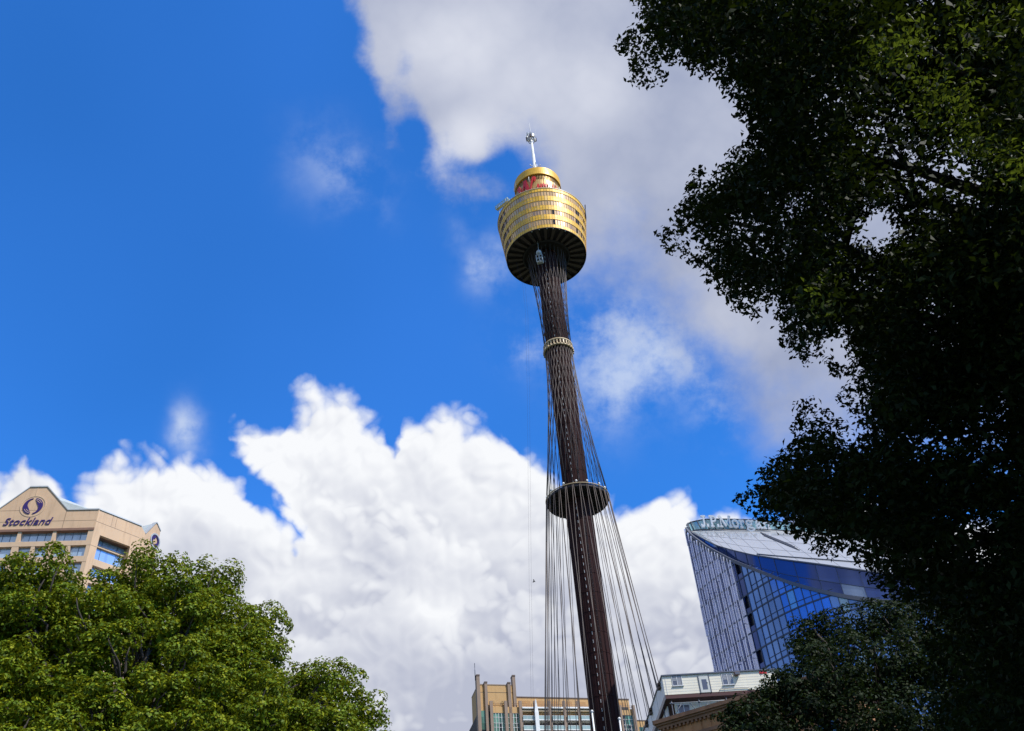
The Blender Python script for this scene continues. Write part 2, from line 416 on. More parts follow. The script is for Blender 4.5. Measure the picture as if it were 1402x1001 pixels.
# ------------------------------------------------------------------ tower
AX = hz(791.1, 687.7, 219); AX = np.array([AX[0], AX[1], 0])
TOV = math.atan2(-AX[1], -AX[0])                       # the angle of the side that faces the camera (maths angle)
def zat(px, py, r=0.):
    """height on the tower's near side, r metres in front of its axis"""
    return hz(px, py, math.hypot(AX[0], AX[1]) - r)[2]
def tpt(r, a, z):
    """a: angle to the right of the camera side, seen from the camera (degrees)"""
    k = TOV + math.radians(a); return np.array([AX[0] + r * math.cos(k), AX[1] + r * math.sin(k), z])

def build_tower():
    T = thing('observation_tower', 'tall dark tower held by cables under a golden drum turret with white mast', 'tower', AX)
    ZP, ZR, ZB, ZT = 138.0, 192.3, zat(741.7, 312, 13.35), zat(735, 257.5, 15.3) - .4
    RP, RR, RB, RT = 8.45, 4.15, 13.35, 15.3
    sh = MB(); prof = [(3.45, 0)]
    z = 6.
    while z < 234:
        prof += [(3.45, z - .12), (3.52, z - .1), (3.52, z + .1), (3.45, z + .12)]; z += 5.2
    prof += [(3.45, ZB + .2)]
    sh.lathe(AX, prof, 40, 0, False)
    for k in range(20):                                # vertical seams of the barrel plates
        a = k * 18 + 5
        sh.tube([tpt(3.47, a, 4), tpt(3.47, a, 233)], .07, 4)
    shaft = part(sh, 'shaft', SHAFT, T)
    zz = 74.
    while zz < 232:
        for a, hgt in ((-9, 1.0), (-8, .0)):
            if hgt:
                sl_ = MB(); sl_.hexa([tpt(r, a + da, z_) for z_ in (zz, zz + hgt * .8) for r, da in ((3.50, -1.0), (3.58, -1.0), (3.58, 1.0), (3.50, 1.0))])
                part(sl_, 'slit_window', LGREY, T, shaft)
        zz += 2.05
    lad = MB()
    for a in (16, 20.5): lad.tube([tpt(3.6, a, 60), tpt(3.6, a, 232)], .05, 4)
    zz = 60.
    while zz < 232: lad.tube([tpt(3.6, 16, zz), tpt(3.6, 20.5, zz)], .04, 4, cap=False); zz += 1.4
    part(lad, 'ladder', RIB, T, shaft)

    # cables: two families of 28, each leaning the other way; straight runs through waist and platform
    n = 28
    aw = math.degrees(math.acos(RR / 6.6)); ap = math.degrees(math.acos(RR / RP))
    for s in (1, -1):
        for k in range(n):
            a0 = 360. / n * k + (3.2 if s > 0 else 0)
            b = MB()
            b.tube([tpt(6.5, a0 + s * aw, ZB - .1), tpt(RR, a0, ZR)], .062, 5)
            b.tube([tpt(RR, a0, ZR), tpt(RP + .05, a0 - s * ap, ZP + .1)], .066, 5)
            e0 = a0 - s * ap
            b.tube([tpt(RP + .05, e0, ZP + .1), tpt(17.2, e0 - s * 9, 46)], .075, 5)
            part(b, 'stay_cable', CABLE, T)
    # waist collar
    b = MB(); cz = ZR
    for zz in (cz - 1.1, cz + 1.0):
        b.lathe(AX, [(4.05, zz - .22), (4.55, zz - .22), (4.55, zz + .22), (4.05, zz + .22), (4.05, zz - .22)], 56)
    col = part(b, 'collar', CREAM, T)
    b = MB()
    for k in range(28):
        a = 360 / 28 * k
        b.hexa([tpt(r, a + da, z_) for z_ in (cz - .88, cz + .78) for r, da in ((4.15, -2.6), (4.5, -2.6), (4.5, 2.6), (4.15, 2.6))])
        b.tube([tpt(4.62, a, cz - 1.45), tpt(4.62, a, cz - .6)], .16, 6)
    part(b, 'cable_clamp', CREAM, T, col)
    b = MB(); b.lathe(AX, [(3.5, cz - .95), (4.1, cz - .95), (4.1, cz - .8), (3.5, cz - .8)], 40); part(b, 'collar_floor', UNDER, T, col)
    # platform
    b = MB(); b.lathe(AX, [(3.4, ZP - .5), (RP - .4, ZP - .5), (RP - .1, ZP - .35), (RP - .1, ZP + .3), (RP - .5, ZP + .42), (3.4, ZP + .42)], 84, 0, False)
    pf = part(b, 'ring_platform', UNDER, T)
    b = MB(); b.lathe(AX, [(RP - .08, ZP + .38), (RP + .2, ZP + .38), (RP + .2, ZP + .54), (RP - .08, ZP + .54), (RP - .08, ZP + .38)], 84); part(b, 'rim_band', CREAM, T, pf)
    b = MB()
    for k in range(28):
        a = 360 / 28 * k + 3
        b.hexa([tpt(r, a + da, z_) for z_ in (ZP - .9, ZP - .5) for r, da in ((4.2, -1.2), (RP - .5, -.5), (RP - .5, .5), (4.2, 1.2))])
    part(b, 'radial_beam', UNDER, T, pf)
    for a in (-75, -52, -22, 2, 22, 48, 66, 120, 170, 230):
        b = MB(); p = tpt(RP - .15, a, ZP + .9); b.tube([p - [0, 0, .5], p], .07, 6); b.lathe(p, [(0, p[2]), (.28, p[2] + .12), (.33, p[2] + .38), (.2, p[2] + .62), (0, p[2] + .7)], 10)
        part(b, 'rim_lamp', WHITE, T, pf)

    # ---- turret
    tur = MB()
    tur.lathe(AX, [(RT - .3, ZT - .4), (RT - .3, ZT - .05), (8.0, ZT - .05)], 60, 0, False)       # roof deck
    turret = part(tur, 'turret', GOLD2, T)
    NP = 96
    def ring(mb, f0, f1, mat, jit, idx=None, rr=0.):
        z0, z1 = ZT + (ZB - ZT) * f1, ZT + (ZB - ZT) * f0
        r0, r1 = RT + (RB - RT) * f1 + rr, RT + (RB - RT) * f0 + rr
        for k in range(NP):
            if idx is not None and k not in idx: continue
            A, B = 360 / NP * k, 360 / NP * (k + 1)
            mb.face([tpt(r0, A, z0), tpt(r0, B, z0), tpt(r1, B, z1), tpt(r1, A, z1)], mat, False, [(k, jit), (k + .98, jit), (k + .98, jit + .98), (k, jit + .98)])
    bands = [(.075, .195), (.315, .435), (.55, .67), (.79, .925)]
    edges = [0.] + [q for bnd in bands for q in bnd] + [1.]
    sp = MB()
    for i in range(0, 10, 2):
        nsub = 2 if edges[i + 1] - edges[i] > .1 else 1
        for j in range(nsub):
            f0 = edges[i] + (edges[i + 1] - edges[i]) * j / nsub; f1 = edges[i] + (edges[i + 1] - edges[i]) * (j + 1) / nsub
            ring(sp, f0, f1, 0, i + j * .5)
    part(sp, 'gold_cladding', GSPA, T, turret)
    random.seed(5)
    for i, (f0, f1) in enumerate(bands):
        wb = MB(); dark = set()
        for k in range(NP):
            a = 360 / NP * (k + .5); a = a - 360 if a > 180 else a
            if -80 < a < -52 and k % 4: dark.add(k)
            elif 11 + i * 1.5 < a < 18 and i in (2, 3): dark.add(k)
            elif 52 < a < 74 and random.random() < .5: dark.add(k)
        ring(wb, f0, f1, 0, 20 + i, [k for k in range(NP) if k not in dark], -.12)
        ring(wb, f0, f1, 1, 20 + i, dark, -.12)
        for f, q in ((f0, 1), (f1, -1)):               # head and sill
            z_ = ZT + (ZB - ZT) * f; r_ = RT + (RB - RT) * f
            wb.lathe(AX, [(r_ - .2, z_), (r_ + .02, z_)], NP, 2, False, TOV)
        part(wb, 'window_band', [GWIN, DARKWIN, GOLD], T, turret)
    b = MB()
    for k in range(NP):
        A = 360 / NP * k
        b.hexa([tpt(r + dr, A + da, z_) for r, z_ in ((RB, ZB), (RT, ZT)) for dr, da in ((-.1, -.14), (.05, -.14), (.05, .14), (-.1, .14))])
    part(b, 'mullion', GOLD2, T, turret)
    b = MB()
    b.lathe(AX, [(RT - .25, ZT - .1), (RT - .25, ZT + .35), (RT + .1, ZT + .35), (RT + .1, ZT - .02)], NP, 0, False)
    for k in range(0, NP, 2):
        b.tube([tpt(RT - .1, 360 / NP * k, ZT + .3), tpt(RT - .1, 360 / NP * k, ZT + 1.0)], .06, 4)
    part(b, 'parapet', CREAM, T, turret)
    # underside
    b = MB()
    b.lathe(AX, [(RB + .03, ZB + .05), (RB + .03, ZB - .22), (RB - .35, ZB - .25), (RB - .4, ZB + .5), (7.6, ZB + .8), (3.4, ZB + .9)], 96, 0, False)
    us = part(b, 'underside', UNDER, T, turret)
    for k in range(28):
        a = 360 / 28 * k + 4
        b = MB(); b.hexa([tpt(r, a + da, z_) for z_ in (ZB - .05, ZB + .75) for r, da in ((8.0, -2.6), (RB - .45, -2.6), (RB - .45, 2.6), (8.0, 2.6))])
        part(b, 'soffit_rib', RIB, T, turret)
    b = MB(); b.lathe(AX, [(7.35, ZB + .3), (7.35, ZB - .35), (7.6, ZB - .4), (7.85, ZB - .35), (7.85, ZB + .5)], 72); part(b, 'inner_ring', UNDER, T, turret)
    for a in (-16, -5, 6, 15, 24, 33):
        b = MB(); p = tpt(RB - .3, a, ZB - .32); b.lathe(p, [(0, p[2] - .14), (.16, p[2] - .05), (.16, p[2] + .1)], 8); part(b, 'rim_lamp', WHITE, T, turret)
    # upper drum
    rd = 8.3
    zc0 = zat(734.5, 228.3, rd); zl0 = zat(735, 237.4, rd); zl1 = zat(735, 245.5, rd)
    b = MB(); b.lathe(AX, [(rd, zl0), (rd, zc0 - .15), (rd - .2, zc0), (0, zc0 + .1)], 72, 0, False)
    b.lathe(AX, [(rd - .05, zl0), (rd - 1.0, zl0)], 72, 0, False)
    drum = part(b, 'upper_drum', GOLD, T)
    b = MB(); b.lathe(AX, [(rd - 1.0, zl1), (rd - 1.0, zl0)], 72, 0, False); part(b, 'louvre_recess', UNDER, T, drum)
    b = MB()
    for k in range(90):
        A = 4. * k
        b.hexa([tpt(r, A + da, z_) for z_ in (zl1, zl0) for r, da in ((rd - 1.0, -.6), (rd - .45, -.6), (rd - .45, .6), (rd - 1.0, .6))])
    part(b, 'louvre', GOLD2, T, drum)
    b = MB(); b.lathe(AX, [(rd - 1., zl1), (rd - .05, zl1), (rd - .05, ZT - .1)], 72, 0, False); part(b, 'drum_wall', GOLD2, T, drum)
    # red name on the drum
    z0 = zat(737, 262.5, rd); z1 = zat(734, 247, rd)
    def word_on_drum(body, a0, a1, zb, zt, name, shear=.0, bold=.03, dr=.35):
        V, Fc = text_mesh(body, shear, bold)
        x0, x1 = V[:, 0].min(), V[:, 0].max(); y0, y1 = V[:, 1].min(), V[:, 1].max()
        b = MB(); b.V = [tuple(tpt(rd + dr + v[2] * 2., a0 + (a1 - a0) * (v[0] - x0) / (x1 - x0), zb + (zt - zb) * (v[1] - y0) / (y1 - y0))) for v in V]
        b.Fc = Fc; b.mi = [0] * len(Fc); b.sm = [False] * len(Fc)
        return part(b, name, RED, T, drum)
    zz0 = z0 + .3; zw = zat(732, 242.3, rd); zsm, ztl = zat(747, 251.2, rd), zat(747, 248.6, rd)
    # broad brush-stroke W: two leaning strokes and a curled tail
    b = MB()
    def stroke(pts, wds):
        for (p, q), (w0, w1) in zip(zip(pts, pts[1:]), zip(wds, wds[1:])):
            for r0, r1 in ((.25, .5),):
                b.hexa([tpt(r, a, z_) for (a, z_) in ((p[0] - w0, p[1]), (q[0] - w1, q[1])) for r in (r0 + rd, r1 + rd)][:0] or
                       [tpt(rd + r, a, z_) for r, a, z_ in ((r0, p[0] - w0, p[1]), (r0, p[0] + w0, p[1]), (r1, p[0] + w0, p[1]), (r1, p[0] - w0, p[1]),
                                                            (r0, q[0] - w1, q[1]), (r0, q[0] + w1, q[1]), (r1, q[0] + w1, q[1]), (r1, q[0] - w1, q[1]))])
    hgt = zw - zz0
    stroke([(-55, zz0 + hgt * .70), (-49, zz0 + hgt * .80), (-41, zz0)], [1., 4., 4.6])
    stroke([(-38.5, zz0), (-30, zz0 + hgt * .90)], [1.2, 2.2])
    stroke([(-29, zz0 + hgt * .92), (-21, zz0)], [4.4, 4.6])
    stroke([(-18, zz0), (-12, zz0 + hgt * .6), (-6, zz0 + hgt * .98), (-2, zz0 + hgt * .86), (-5, zz0 + hgt * .66)], [1.2, 2.2, 2.8, 2.4, 1.])
    part(b, 'sign_letter', RED, T, drum)
    a = -1.
    for ch, wd, tall in (('e', 6, 0), ('s', 5, 0), ('t', 5, 1), ('f', 5, 1), ('i', 3.5, 1), ('e', 6, 0), ('l', 3.5, 1), ('d', 7, 1)):
        word_on_drum(ch, a, a + wd, zz0, (ztl if tall else zsm), 'sign_letter', .15, .06); a += wd + 1.2
    # small whips and boxes round the drum
    for a_, r_, zb, ht in ((-62, rd + .15, zl0, 1.8), (-18, rd + .1, zl1, 2.2), (6, rd - .1, zc0, 1.6), (20, rd + .4, zl1 - 1, 1.7), (44, rd + .3, zl1 - 2, 1.4), (-82, rd + .2, zl0 + 1, 1.2), (60, rd + .4, zl1 - 3, 2.)):
        b = MB(); b.tube([tpt(r_, a_, zb - .6), tpt(r_, a_, zb + ht)], .11, 6); part(b, 'panel_antenna', WHITE, T, drum)
    # mast
    ztop = zat(724.8, 187); ztip = zat(722.3, 168.4)
    b = MB(); b.lathe(AX, [(.75, zc0), (.75, zc0 + 8), (.6, zc0 + 8.1), (.56, zc0 + 18), (.48, zc0 + 18.1), (.44, ztop), (0, ztop + .1)], 16)
    mast = part(b, 'mast', WHITE, T)
    b = MB(); zz = zc0 + 10.2
    for a in range(0, 360, 60): b.tube([tpt(0, 0, zz), tpt(2.1, a + 12, zz + .1)], .12, 5); b.tube([tpt(2.1, a + 12, zz - .2), tpt(2.1, a + 12, zz + .5)], .16, 5)
    part(b, 'mast_bracket', LGREY, T, mast)
    b = MB(); random.seed(3)
    for zz in (ztop - 3.2, ztop - 1.4, ztop + .6): b.lathe(AX, [(1.0, zz), (1.25, zz), (1.25, zz + .15), (1.0, zz + .15), (1.0, zz)], 16)
    part(b, 'antenna_ring', LGREY, T, mast)
    for k in range(13):
        a = k * 29; zz = ztop - 3.4 + random.random() * 3.4; b = MB(); r_ = 1.35 + random.random() * .35
        b.hexa([tpt(r, a + da, z_) for z_ in (zz, zz + 1.6) for r, da in ((r_, -10), (r_ + .35, -9), (r_ + .35, 9), (r_, 10))])
        b.tube([tpt(.4, a, zz + .8), tpt(r_, a, zz + .8)], .07, 4)
        part(b, 'dish_antenna' if k % 4 == 0 else 'panel_antenna', LGREY if k % 3 else RIB, T, mast)
    b = MB(); b.tube([tpt(0, 0, ztop), tpt(0, 0, ztop + 4), tpt(0.05, 0, ztip)], [.2, .13, .05], 6)
    for a in (-95, 80): b.tube([tpt(1.9, a, ztop - 3), tpt(2.0, a, ztop + 3.2)], .06, 5)
    part(b, 'whip_aerial', LGREY, T, mast)
    # davit on the right-hand rim
    b = MB(); p = tpt(RT - .1, 80, ZT - 3.5); q = tpt(RT + .25, 80, ZT + 1.2)
    b.tube([p, q], .22, 6); b.tube([q, tpt(RT + .7, 74, ZT + 1.4)], .16, 6); b.tube([q, tpt(RT - 1, 88, ZT + .5)], .13, 6)
    part(b, 'davit', UNDER, T, turret)
    # podium that carries the cables' feet
    b = MB(); fr = Frame((AX[0] - 24, AX[1] - 22), 90)
    b.box(fr, 0, 48, 0, 44, 0, 46); part(b, 'podium', pmat('podium_concrete', (.33, .31, .29), .8, noise=.2, nscale=.2, stain=.4), T)

    # gondola on the rim and cage by the cables: things of their own
    GP = hz(688.0, 281.5, math.hypot(AX[0], AX[1]) - 4.5)
    g = thing('window_cleaning_gondola', 'pale framed window cleaning gondola on left rim of golden turret', 'gondola', GP)
    def cage(root, c, fx, fy, L, Wd, Ht, r, mat, names):
        """an open cage of bars with floor"""
        c = np.asarray(c); fx = np.asarray(fx); fy = np.asarray(fy); up = np.array([0, 0, 1.])
        b = MB(); b.hexa([c + fx * x + fy * y + up * z_ for z_ in (-.1, .1) for x, y in ((-L / 2, -Wd / 2), (L / 2, -Wd / 2), (L / 2, Wd / 2), (-L / 2, Wd / 2))]); part(b, 'floor_tray', mat, root)
        b = MB()
        for x in np.linspace(-L / 2, L / 2, names):
            for y in (-Wd / 2, Wd / 2): b.tube([c + fx * x + fy * y, c + fx * x + fy * y + up * Ht], r, 5)
        for z_ in (Ht * .5, Ht):
            for y in (-Wd / 2, Wd / 2): b.tube([c + fx * (-L / 2) + fy * y + up * z_, c + fx * (L / 2) + fy * y + up * z_], r, 5)
            for x in (-L / 2, L / 2): b.tube([c + fx * x - fy * Wd / 2 + up * z_, c + fx * x + fy * Wd / 2 + up * z_], r, 5)
        part(b, 'guard_rail', mat, root)
    def rt_(a): k = TOV + math.radians(a); return np.array([math.cos(k), math.sin(k), 0]), np.array([-math.sin(k), math.cos(k), 0])
    er, et = rt_(-36)
    TEALW = pmat('pale_teal_paint', (.42, .55, .53), .45, noise=.1)
    cage(g, GP, et, er, 5.6, 1.1, 1.5, .11, TEALW, 6)
    b = MB()
    for da in (-1.6, 1.6):
        q = GP + et * da; w_ = tpt(RT - 1.8, -72, ZT) + et * da
        b.tube([w_, w_ * [1, 1, 0] + [0, 0, q[2] + 2.6], q + [0, 0, 2.3], q + [0, 0, 1.5]], .12, 6)
    b.tube([GP + et * -1.6 + [0, 0, 2.3], GP + et * 1.6 + [0, 0, 2.3]], .1, 5)
    part(b, 'hoist_arm', WHITE, g)
    pc = hz(738.5, 352, math.hypot(*AX[:2]) - 7.9)
    g2 = thing('maintenance_cage', 'small pale maintenance cage hanging under the turret beside the cables', 'cage', pc)
    er, et = rt_(-8)
    cage(g2, pc + [0, 0, -2.6], et, er, 1.9, 1.1, 3.2, .14, LGREY, 3)
    b = MB(); q = pc + np.array([0, 0, 2.0]); b.lathe(q, [(0, q[2] - .9), (.8, q[2] - .6), (.95, q[2]), (.8, q[2] + .6), (0, q[2] + .8)], 12); part(b, 'winch_drum', LGREY, g2)
    b = MB(); b.tube([q, (q[0], q[1], ZB + .6)], .08, 5); b.tube([q, pc + [0, 0, .6]], .08, 5); part(b, 'hoist_rope', LGREY, g2)
    # two loose ropes on the left
    g3 = thing('hanging_rope', 'pair of thin slack ropes hanging left of the tower shaft', 'rope', tpt(9.5, -80, ZB))
    for dx in (0, 3.0):
        b = MB(); pts = [hz(x + dx * (1 - k / 6) * .0 + dx, y, 214) for k, (x, y) in enumerate(((716, 392), (719.7, 430), (722, 540), (723.5, 700), (724.5, 800), (726.5, 920), (728, 1010)))]
        b.tube([tpt(10.5 + dx * .2, -78, ZB)] + pts, .015, 4); part(b, 'rope', UNDER, g3)
build_tower()

# ------------------------------------------------------------------ pale stone office block on the left
def build_stone_office():
    P = hz(135.6, 699, 152); A1 = vpdir((0, 702), (134, 699)); A2 = vpdir((135.7, 699), (193, 721.5))
    f1, f2 = Frame(P, A1), Frame(P, A2)
    T = thing('office_block', 'tan stone office block with gabled top, purple swirl emblem and blue windows', 'building', (P[0], P[1], 0))
    ST = pmat('tan_stone', (.60, .405, .25), .75, noise=.07, nscale=.35, bump=.15, bscale=3, stain=.35)
    ST2 = pmat('tan_stone_band', (.60, .42, .27), .75, noise=.07, nscale=.35, stain=.2)
    SOF = pmat('brown_soffit', (.22, .12, .08), .7, noise=.15)
    ROOF = pmat('pale_metal_roof', (.50, .54, .52), .45, .2, noise=.06)
    GL = glassmat('office_glass', (.40, .54, .70), .12, .45, vary=.12, cell=(1, 1), wob=.012)
    JO = pmat('stone_joint', (.20, .13, .09), .8)
    zt = f1.z(114, 698.5)
    X0 = -34.
    dep = 26.
    # heights of the bands (front face)
    r1t, r1b = f1.z(127.7, 722.6), f1.z(123.5, 739.6)
    r2t, r2b = f1.z(111, 746.2), f1.z(104, 761.3)
    per = ((r1t - r2t) + (r1b - r2b)) / 2 ; hh = r2t - r2b
    xs = {}
    gx = [f1.u(93, 699), f1.u(65.4, 667.5), f1.u(42, 667.5)]; gz = f1.z(54, 667.3)
    gL = gx[2] - (gx[0] - gx[1])
    w = MB()
    # upper wall with gable
    w.prism(f1, [(X0, r1t), (0, r1t), (0, zt), (gx[0], zt), (gx[1], gz), (gx[2], gz), (gL, zt), (X0, zt)], 0, .5)
    wl = part(w, 'wall', ST, T)
    b = MB()                                           # coping along the top
    top = [(0, zt), (gx[0], zt), (gx[1], gz), (gx[2], gz), (gL, zt), (X0, zt)]
    for (x0, z0), (x1, z1) in zip(top, top[1:]):
        b.hexa([f1.w(x, y, z + h) for h in (.004, .22) for x, y, z in ((x1, -.14, z1), (x0, -.14, z0), (x0, .62, z0), (x1, .62, z1))])
    part(b, 'coping', LGREY, T)
    # stone joints
    b = MB()
    for zz in (f1.z(134, 712), f1.z(134, 712) + 2.2):
        xx = -0.05 if zz < zt else gx[1]
        b.box(f1, X0, xx if zz < zt else gx[1] - .3, -.012, .0, zz - .03, zz + .03)
    b.box(f1, gx[0] - .2, gx[0] - .14, -.012, 0, r1t, zt)
    b.box(f1, gL + .14, gL + .2, -.012, 0, r1t, zt)
    part(b, 'stone_joint', JO, T, wl)
    # window rows of the front: panes set back, piers between
    def rowpanes(fr, spans, z0, z1, y, name='window', bar=1.35):
        for (a, c) in spans:
            g = MB(); nn = max(1, round((c - a) / bar))
            for i in range(nn):
                x0, x1 = a + (c - a) * i / nn, a + (c - a) * (i + 1) / nn
                g.face([fr.w(x0, y, z0), fr.w(x1, y, z0), fr.w(x1, y, z1), fr.w(x0, y, z1)], 0, False, [(x0 * 7.1 + i, z0), (x0 * 7.1 + i + .9, z0), (x0 * 7.1 + i + .9, z0 + .001), (x0 * 7.1 + i, z0 + .001)])
            o = part(g, name, GL, T)
            g = MB()
            for i in range(1, nn): x = a + (c - a) * i / nn; g.box(fr, x - .035, x + .035, y - .05, y - .005, z0, z1)
            if nn > 1: part(g, 'mullion', pmat_bar, T, o)
    pmat_bar = pmat('dark_blue_bar', (.05, .09, .14), .5)
    def spandrel(fr, x0, x1, z0, z1, y0=0., y1=1.2, name='spandrel', m=None):
        b = MB(); b.box(fr, x0, x1, y0, y1, z0, z1); return part(b, name, m or ST2, T)
    row1 = [(f1.u(78.5, 733, .7), -.9), (f1.u(31, 733, .7), f1.u(73.7, 733, .7)), (f1.u(-6, 733, .7), f1.u(26.5, 733, .7))]
    wdt = row1[1][1] - row1[1][0]; gap = row1[0][0] - row1[1][1]
    row1 = [row1[0], row1[1]] + [(row1[1][0] - (k + 1) * (wdt + gap), row1[1][0] - (k + 1) * (wdt + gap) + wdt) for k in range(3)]
    rowpanes(f1, row1, r1b, r1t, .7)
    def pier(x0, x1, y0, y1, z0, z1):
        b = MB(); b.box(f1, x0, x1, y0, y1, z0, z1); part(b, 'pier', ST2, T)
    for (a, c), (a2, c2) in zip(row1, row1[1:]): pier(c2, a, .06, .9, r1b, r1t)
    pier(-.9, -.0, .004, .9, r1b, r1t); pier(X0, row1[-1][0], .06, .9, r1b, r1t)
    b = MB(); b.box(f1, X0, -.02, -.12, .9, r1t - .45, r1t - .004); part(b, 'window_head', SOF, T)
    spandrel(f1, X0, -.004, r2t, r1b)
    # two narrower windows to each bay below
    zt2 = r2t; k = 0
    while zt2 > 3:
        zb2 = zt2 - hh
        spans = []
        for (a, c) in row1:
            mdl = (a + c) / 2; spans += [(a + .25, mdl - .3), (mdl + .3, c - (.25 if c < -1.5 else -.25))]
        rowpanes(f1, spans, zb2, zt2, .55)
        ss = sorted(spans); prev = X0
        for a, c in ss: pier(prev, a, .03, .8, zb2, zt2); prev = c
        pier(prev, -.006, .03, .8, zb2, zt2)
        nx = zt2 - per
        spandrel(f1, X0, -.004, nx, zb2)
        zt2 = nx; k += 1
        if k > 3: break
    # ---- right-hand face
    LX = f2.u(193.6, 721.9)
    o0, o1 = f2.u(137, 732.5) , f2.u(178, 749)
    oz = f2.z(137.5, 733); ob = f2.z(127, 772)
    w = MB(); xe, ze = f2.uz(199, 731)
    w.prism(f2, [(0.004, oz), (xe, oz), (xe, ze), (LX, zt), (0.004, zt)], 0, .6)
    w.box(f2, .004, o0, 0, 2.2, 0, oz); w.box(f2, o1, xe, 0, 2.2, 0, oz); w.box(f2, o0, o1, 1.9, 2.2, 0, oz)
    w2 = part(w, 'side_wall', ST, T)
    b = MB()
    b.hexa([f2.w(x, y, zt + h) for h in (.004, .22) for x, y in ((0.1, -.14), (LX, -.14), (LX, .62), (0.1, .62))]); part(b, 'coping', LGREY, T)
    b = MB(); zj = f2.z(134, 714.5)
    b.box(f2, .01, LX, -.012, 0, zj - .03, zj + .03); b.box(f2, .01, o0, -.012, 0, r1b - .9, r1b - .84)
    for x in (LX * .33, LX * .42): b.box(f2, x, x + .05, -.012, 0, zj, zt - .05)
    part(b, 'stone_joint', JO, T, w2)
    rec = 1.5
    sp_z = [f2.z(134.5, 739.5, rec), f2.z(133, 747.6, rec), f2.z(132.5, 750.5, rec), f2.z(128, 767.5, rec)]
    b = MB(); b.box(f2, o0, o1, .65, rec, oz - .01, oz + .25); part(b, 'recess_soffit', SOF, T)
    nw = [(o0 + .02, (o0 + o1) / 2), ((o0 + o1) / 2, o1 - .02)]
    rowpanes(f2, nw, sp_z[1], oz, rec); 
    b = MB(); b.box(f2, o0, o1, rec - .35, rec + .3, sp_z[2], sp_z[1]); part(b, 'transom', ST2, T)
    rowpanes(f2, nw, sp_z[3], sp_z[2], rec)
    zz = sp_z[3]; k = 0
    while zz > 4 and k < 4:
        b = MB(); b.box(f2, o0, o1, rec - .6, rec + .3, zz - 1.15, zz); part(b, 'spandrel', ST2, T)
        rowpanes(f2, nw, zz - 1.15 - hh, zz - 1.15, rec); zz -= 1.15 + hh; k += 1
    # ---- farther gable facing the right
    q = f2.w(LX, 0, 0); f3 = Frame(f2.w(xe + .004, .02, 0), A1 - 70)
    foot = (0., f3.z(199, 731)); pk = (f3.u(213.6, 716.2), f3.z(213.6, 716.2))
    pk2 = (pk[0] + .3, pk[1])
    rt = f3.uz(219.4, 727.8)
    w = MB(); w.prism(f3, [(0, 0), (rt[0], 0), rt, pk2, pk, foot], -.02, .6); part(w, 'gable_wall', ST, T)
    b = MB()
    for (x0, z0), (x1, z1) in zip((foot, pk, pk2), (pk, pk2, rt)):
        b.hexa([f3.w(x, y, z + h) for h in (.004, .2) for x, y, z in ((x0, -.14, z0), (x1, -.14, z1), (x1, .7, z1), (x0, .7, z0))])
    part(b, 'coping', LGREY, T)
    b = MB(); L = 13
    for (a, c) in ((foot, pk), (pk, pk2), (pk2, rt)):
        b.face([f3.w(a[0], .6, a[1]), f3.w(c[0], .6, c[1]), f3.w(c[0], L, c[1]), f3.w(a[0], L, a[1])])
    b.face([f3.w(foot[0], L, foot[1]), f3.w(pk[0], L, pk[1]), f3.w(pk2[0], L, pk2[1]), f3.w(rt[0], L, rt[1])])
    part(b, 'roof', ROOF, T)
    # emblem on that gable
    cu, cz = f3.uz(211.6, 741)
    b = MB()
    def ringpoly(b, fr, cu, cz, ro, ri, y0, y1, a0=0, a1=360, n=32):
        for i in range(n):
            A, B = math.radians(a0 + (a1 - a0) * i / n), math.radians(a0 + (a1 - a0) * (i + 1) / n)
            R = lambda r, a: (cu + (r(a) if callable(r) else r) * math.sin(a), cz + (r(a) if callable(r) else r) * math.cos(a))
            p = [R(ri, A), R(ro, A), R(ro, B), R(ri, B)]
            b.hexa([fr.w(x, y, z) for y in (y0, y1) for x, z in p])
    PUR = pmat('purple_emblem', (.028, .012, .12), .4)
    ringpoly(b, f3, cu, cz, 1.4, 1.15, -.2, -.03); part(b, 'emblem_ring', LGREY, T)
    b = MB(); ringpoly(b, f3, cu, cz, 1.0, lambda a: .95 - .45 * max(0, math.sin(a * .5)), -.18, -.03, 10, 175); ringpoly(b, f3, cu, cz, 1.0, lambda a: .95 - .45 * max(0, math.sin((a - math.pi) * .5)), -.18, -.03, 190, 355); part(b, 'emblem', PUR, T)
    # prism roof behind the front gable and flat main roof
    b = MB(); L = 15.
    for a, c in (((gx[0], zt), (gx[1], gz)), ((gx[1], gz), (gx[2], gz)), ((gx[2], gz), (gL, zt))):
        b.face([f1.w(a[0], .5, a[1]), f1.w(c[0], .5, c[1]), f1.w(c[0], L, c[1]), f1.w(a[0], L, a[1])])
    b.face([f1.w(gx[0], L, zt), f1.w(gx[1], L, gz), f1.w(gx[1], L + 7, zt)])
    b.face([f1.w(gx[1], L, gz), f1.w(gx[2], L, gz), f1.w(gx[2], L + 7, zt), f1.w(gx[1], L + 7, zt)])
    a3, b3 = f1.uz(76.5, 678.6, 3.5), f1.uz(118.5, 697.0, 3.5); a0_ = f1.uz(77.5, 681.5)
    b.face([f1.w(gx[0], .5, zt), f1.w(-.6, .5, zt), f1.w(b3[0], 3.5, b3[1]), f1.w(a3[0], 3.5, a3[1]), f1.w(a0_[0], .5, a0_[1])])
    b.face([f1.w(a3[0], 3.5, a3[1]), f1.w(b3[0], 3.5, b3[1]), f1.w(b3[0], 9, zt - .3), f1.w(a3[0], 9, zt - .3)])
    part(b, 'gable_roof', ROOF, T)
    ex = f2.w(LX, 0, 0); 
    b = MB(); pts = [f1.w(X0, .5, zt - .3), f1.w(-.3, .5, zt - .3), f2.w(LX, .6, zt - .3), f3.w(rt[0], 1, zt - .3), f1.w(X0, 45, zt - .3)]
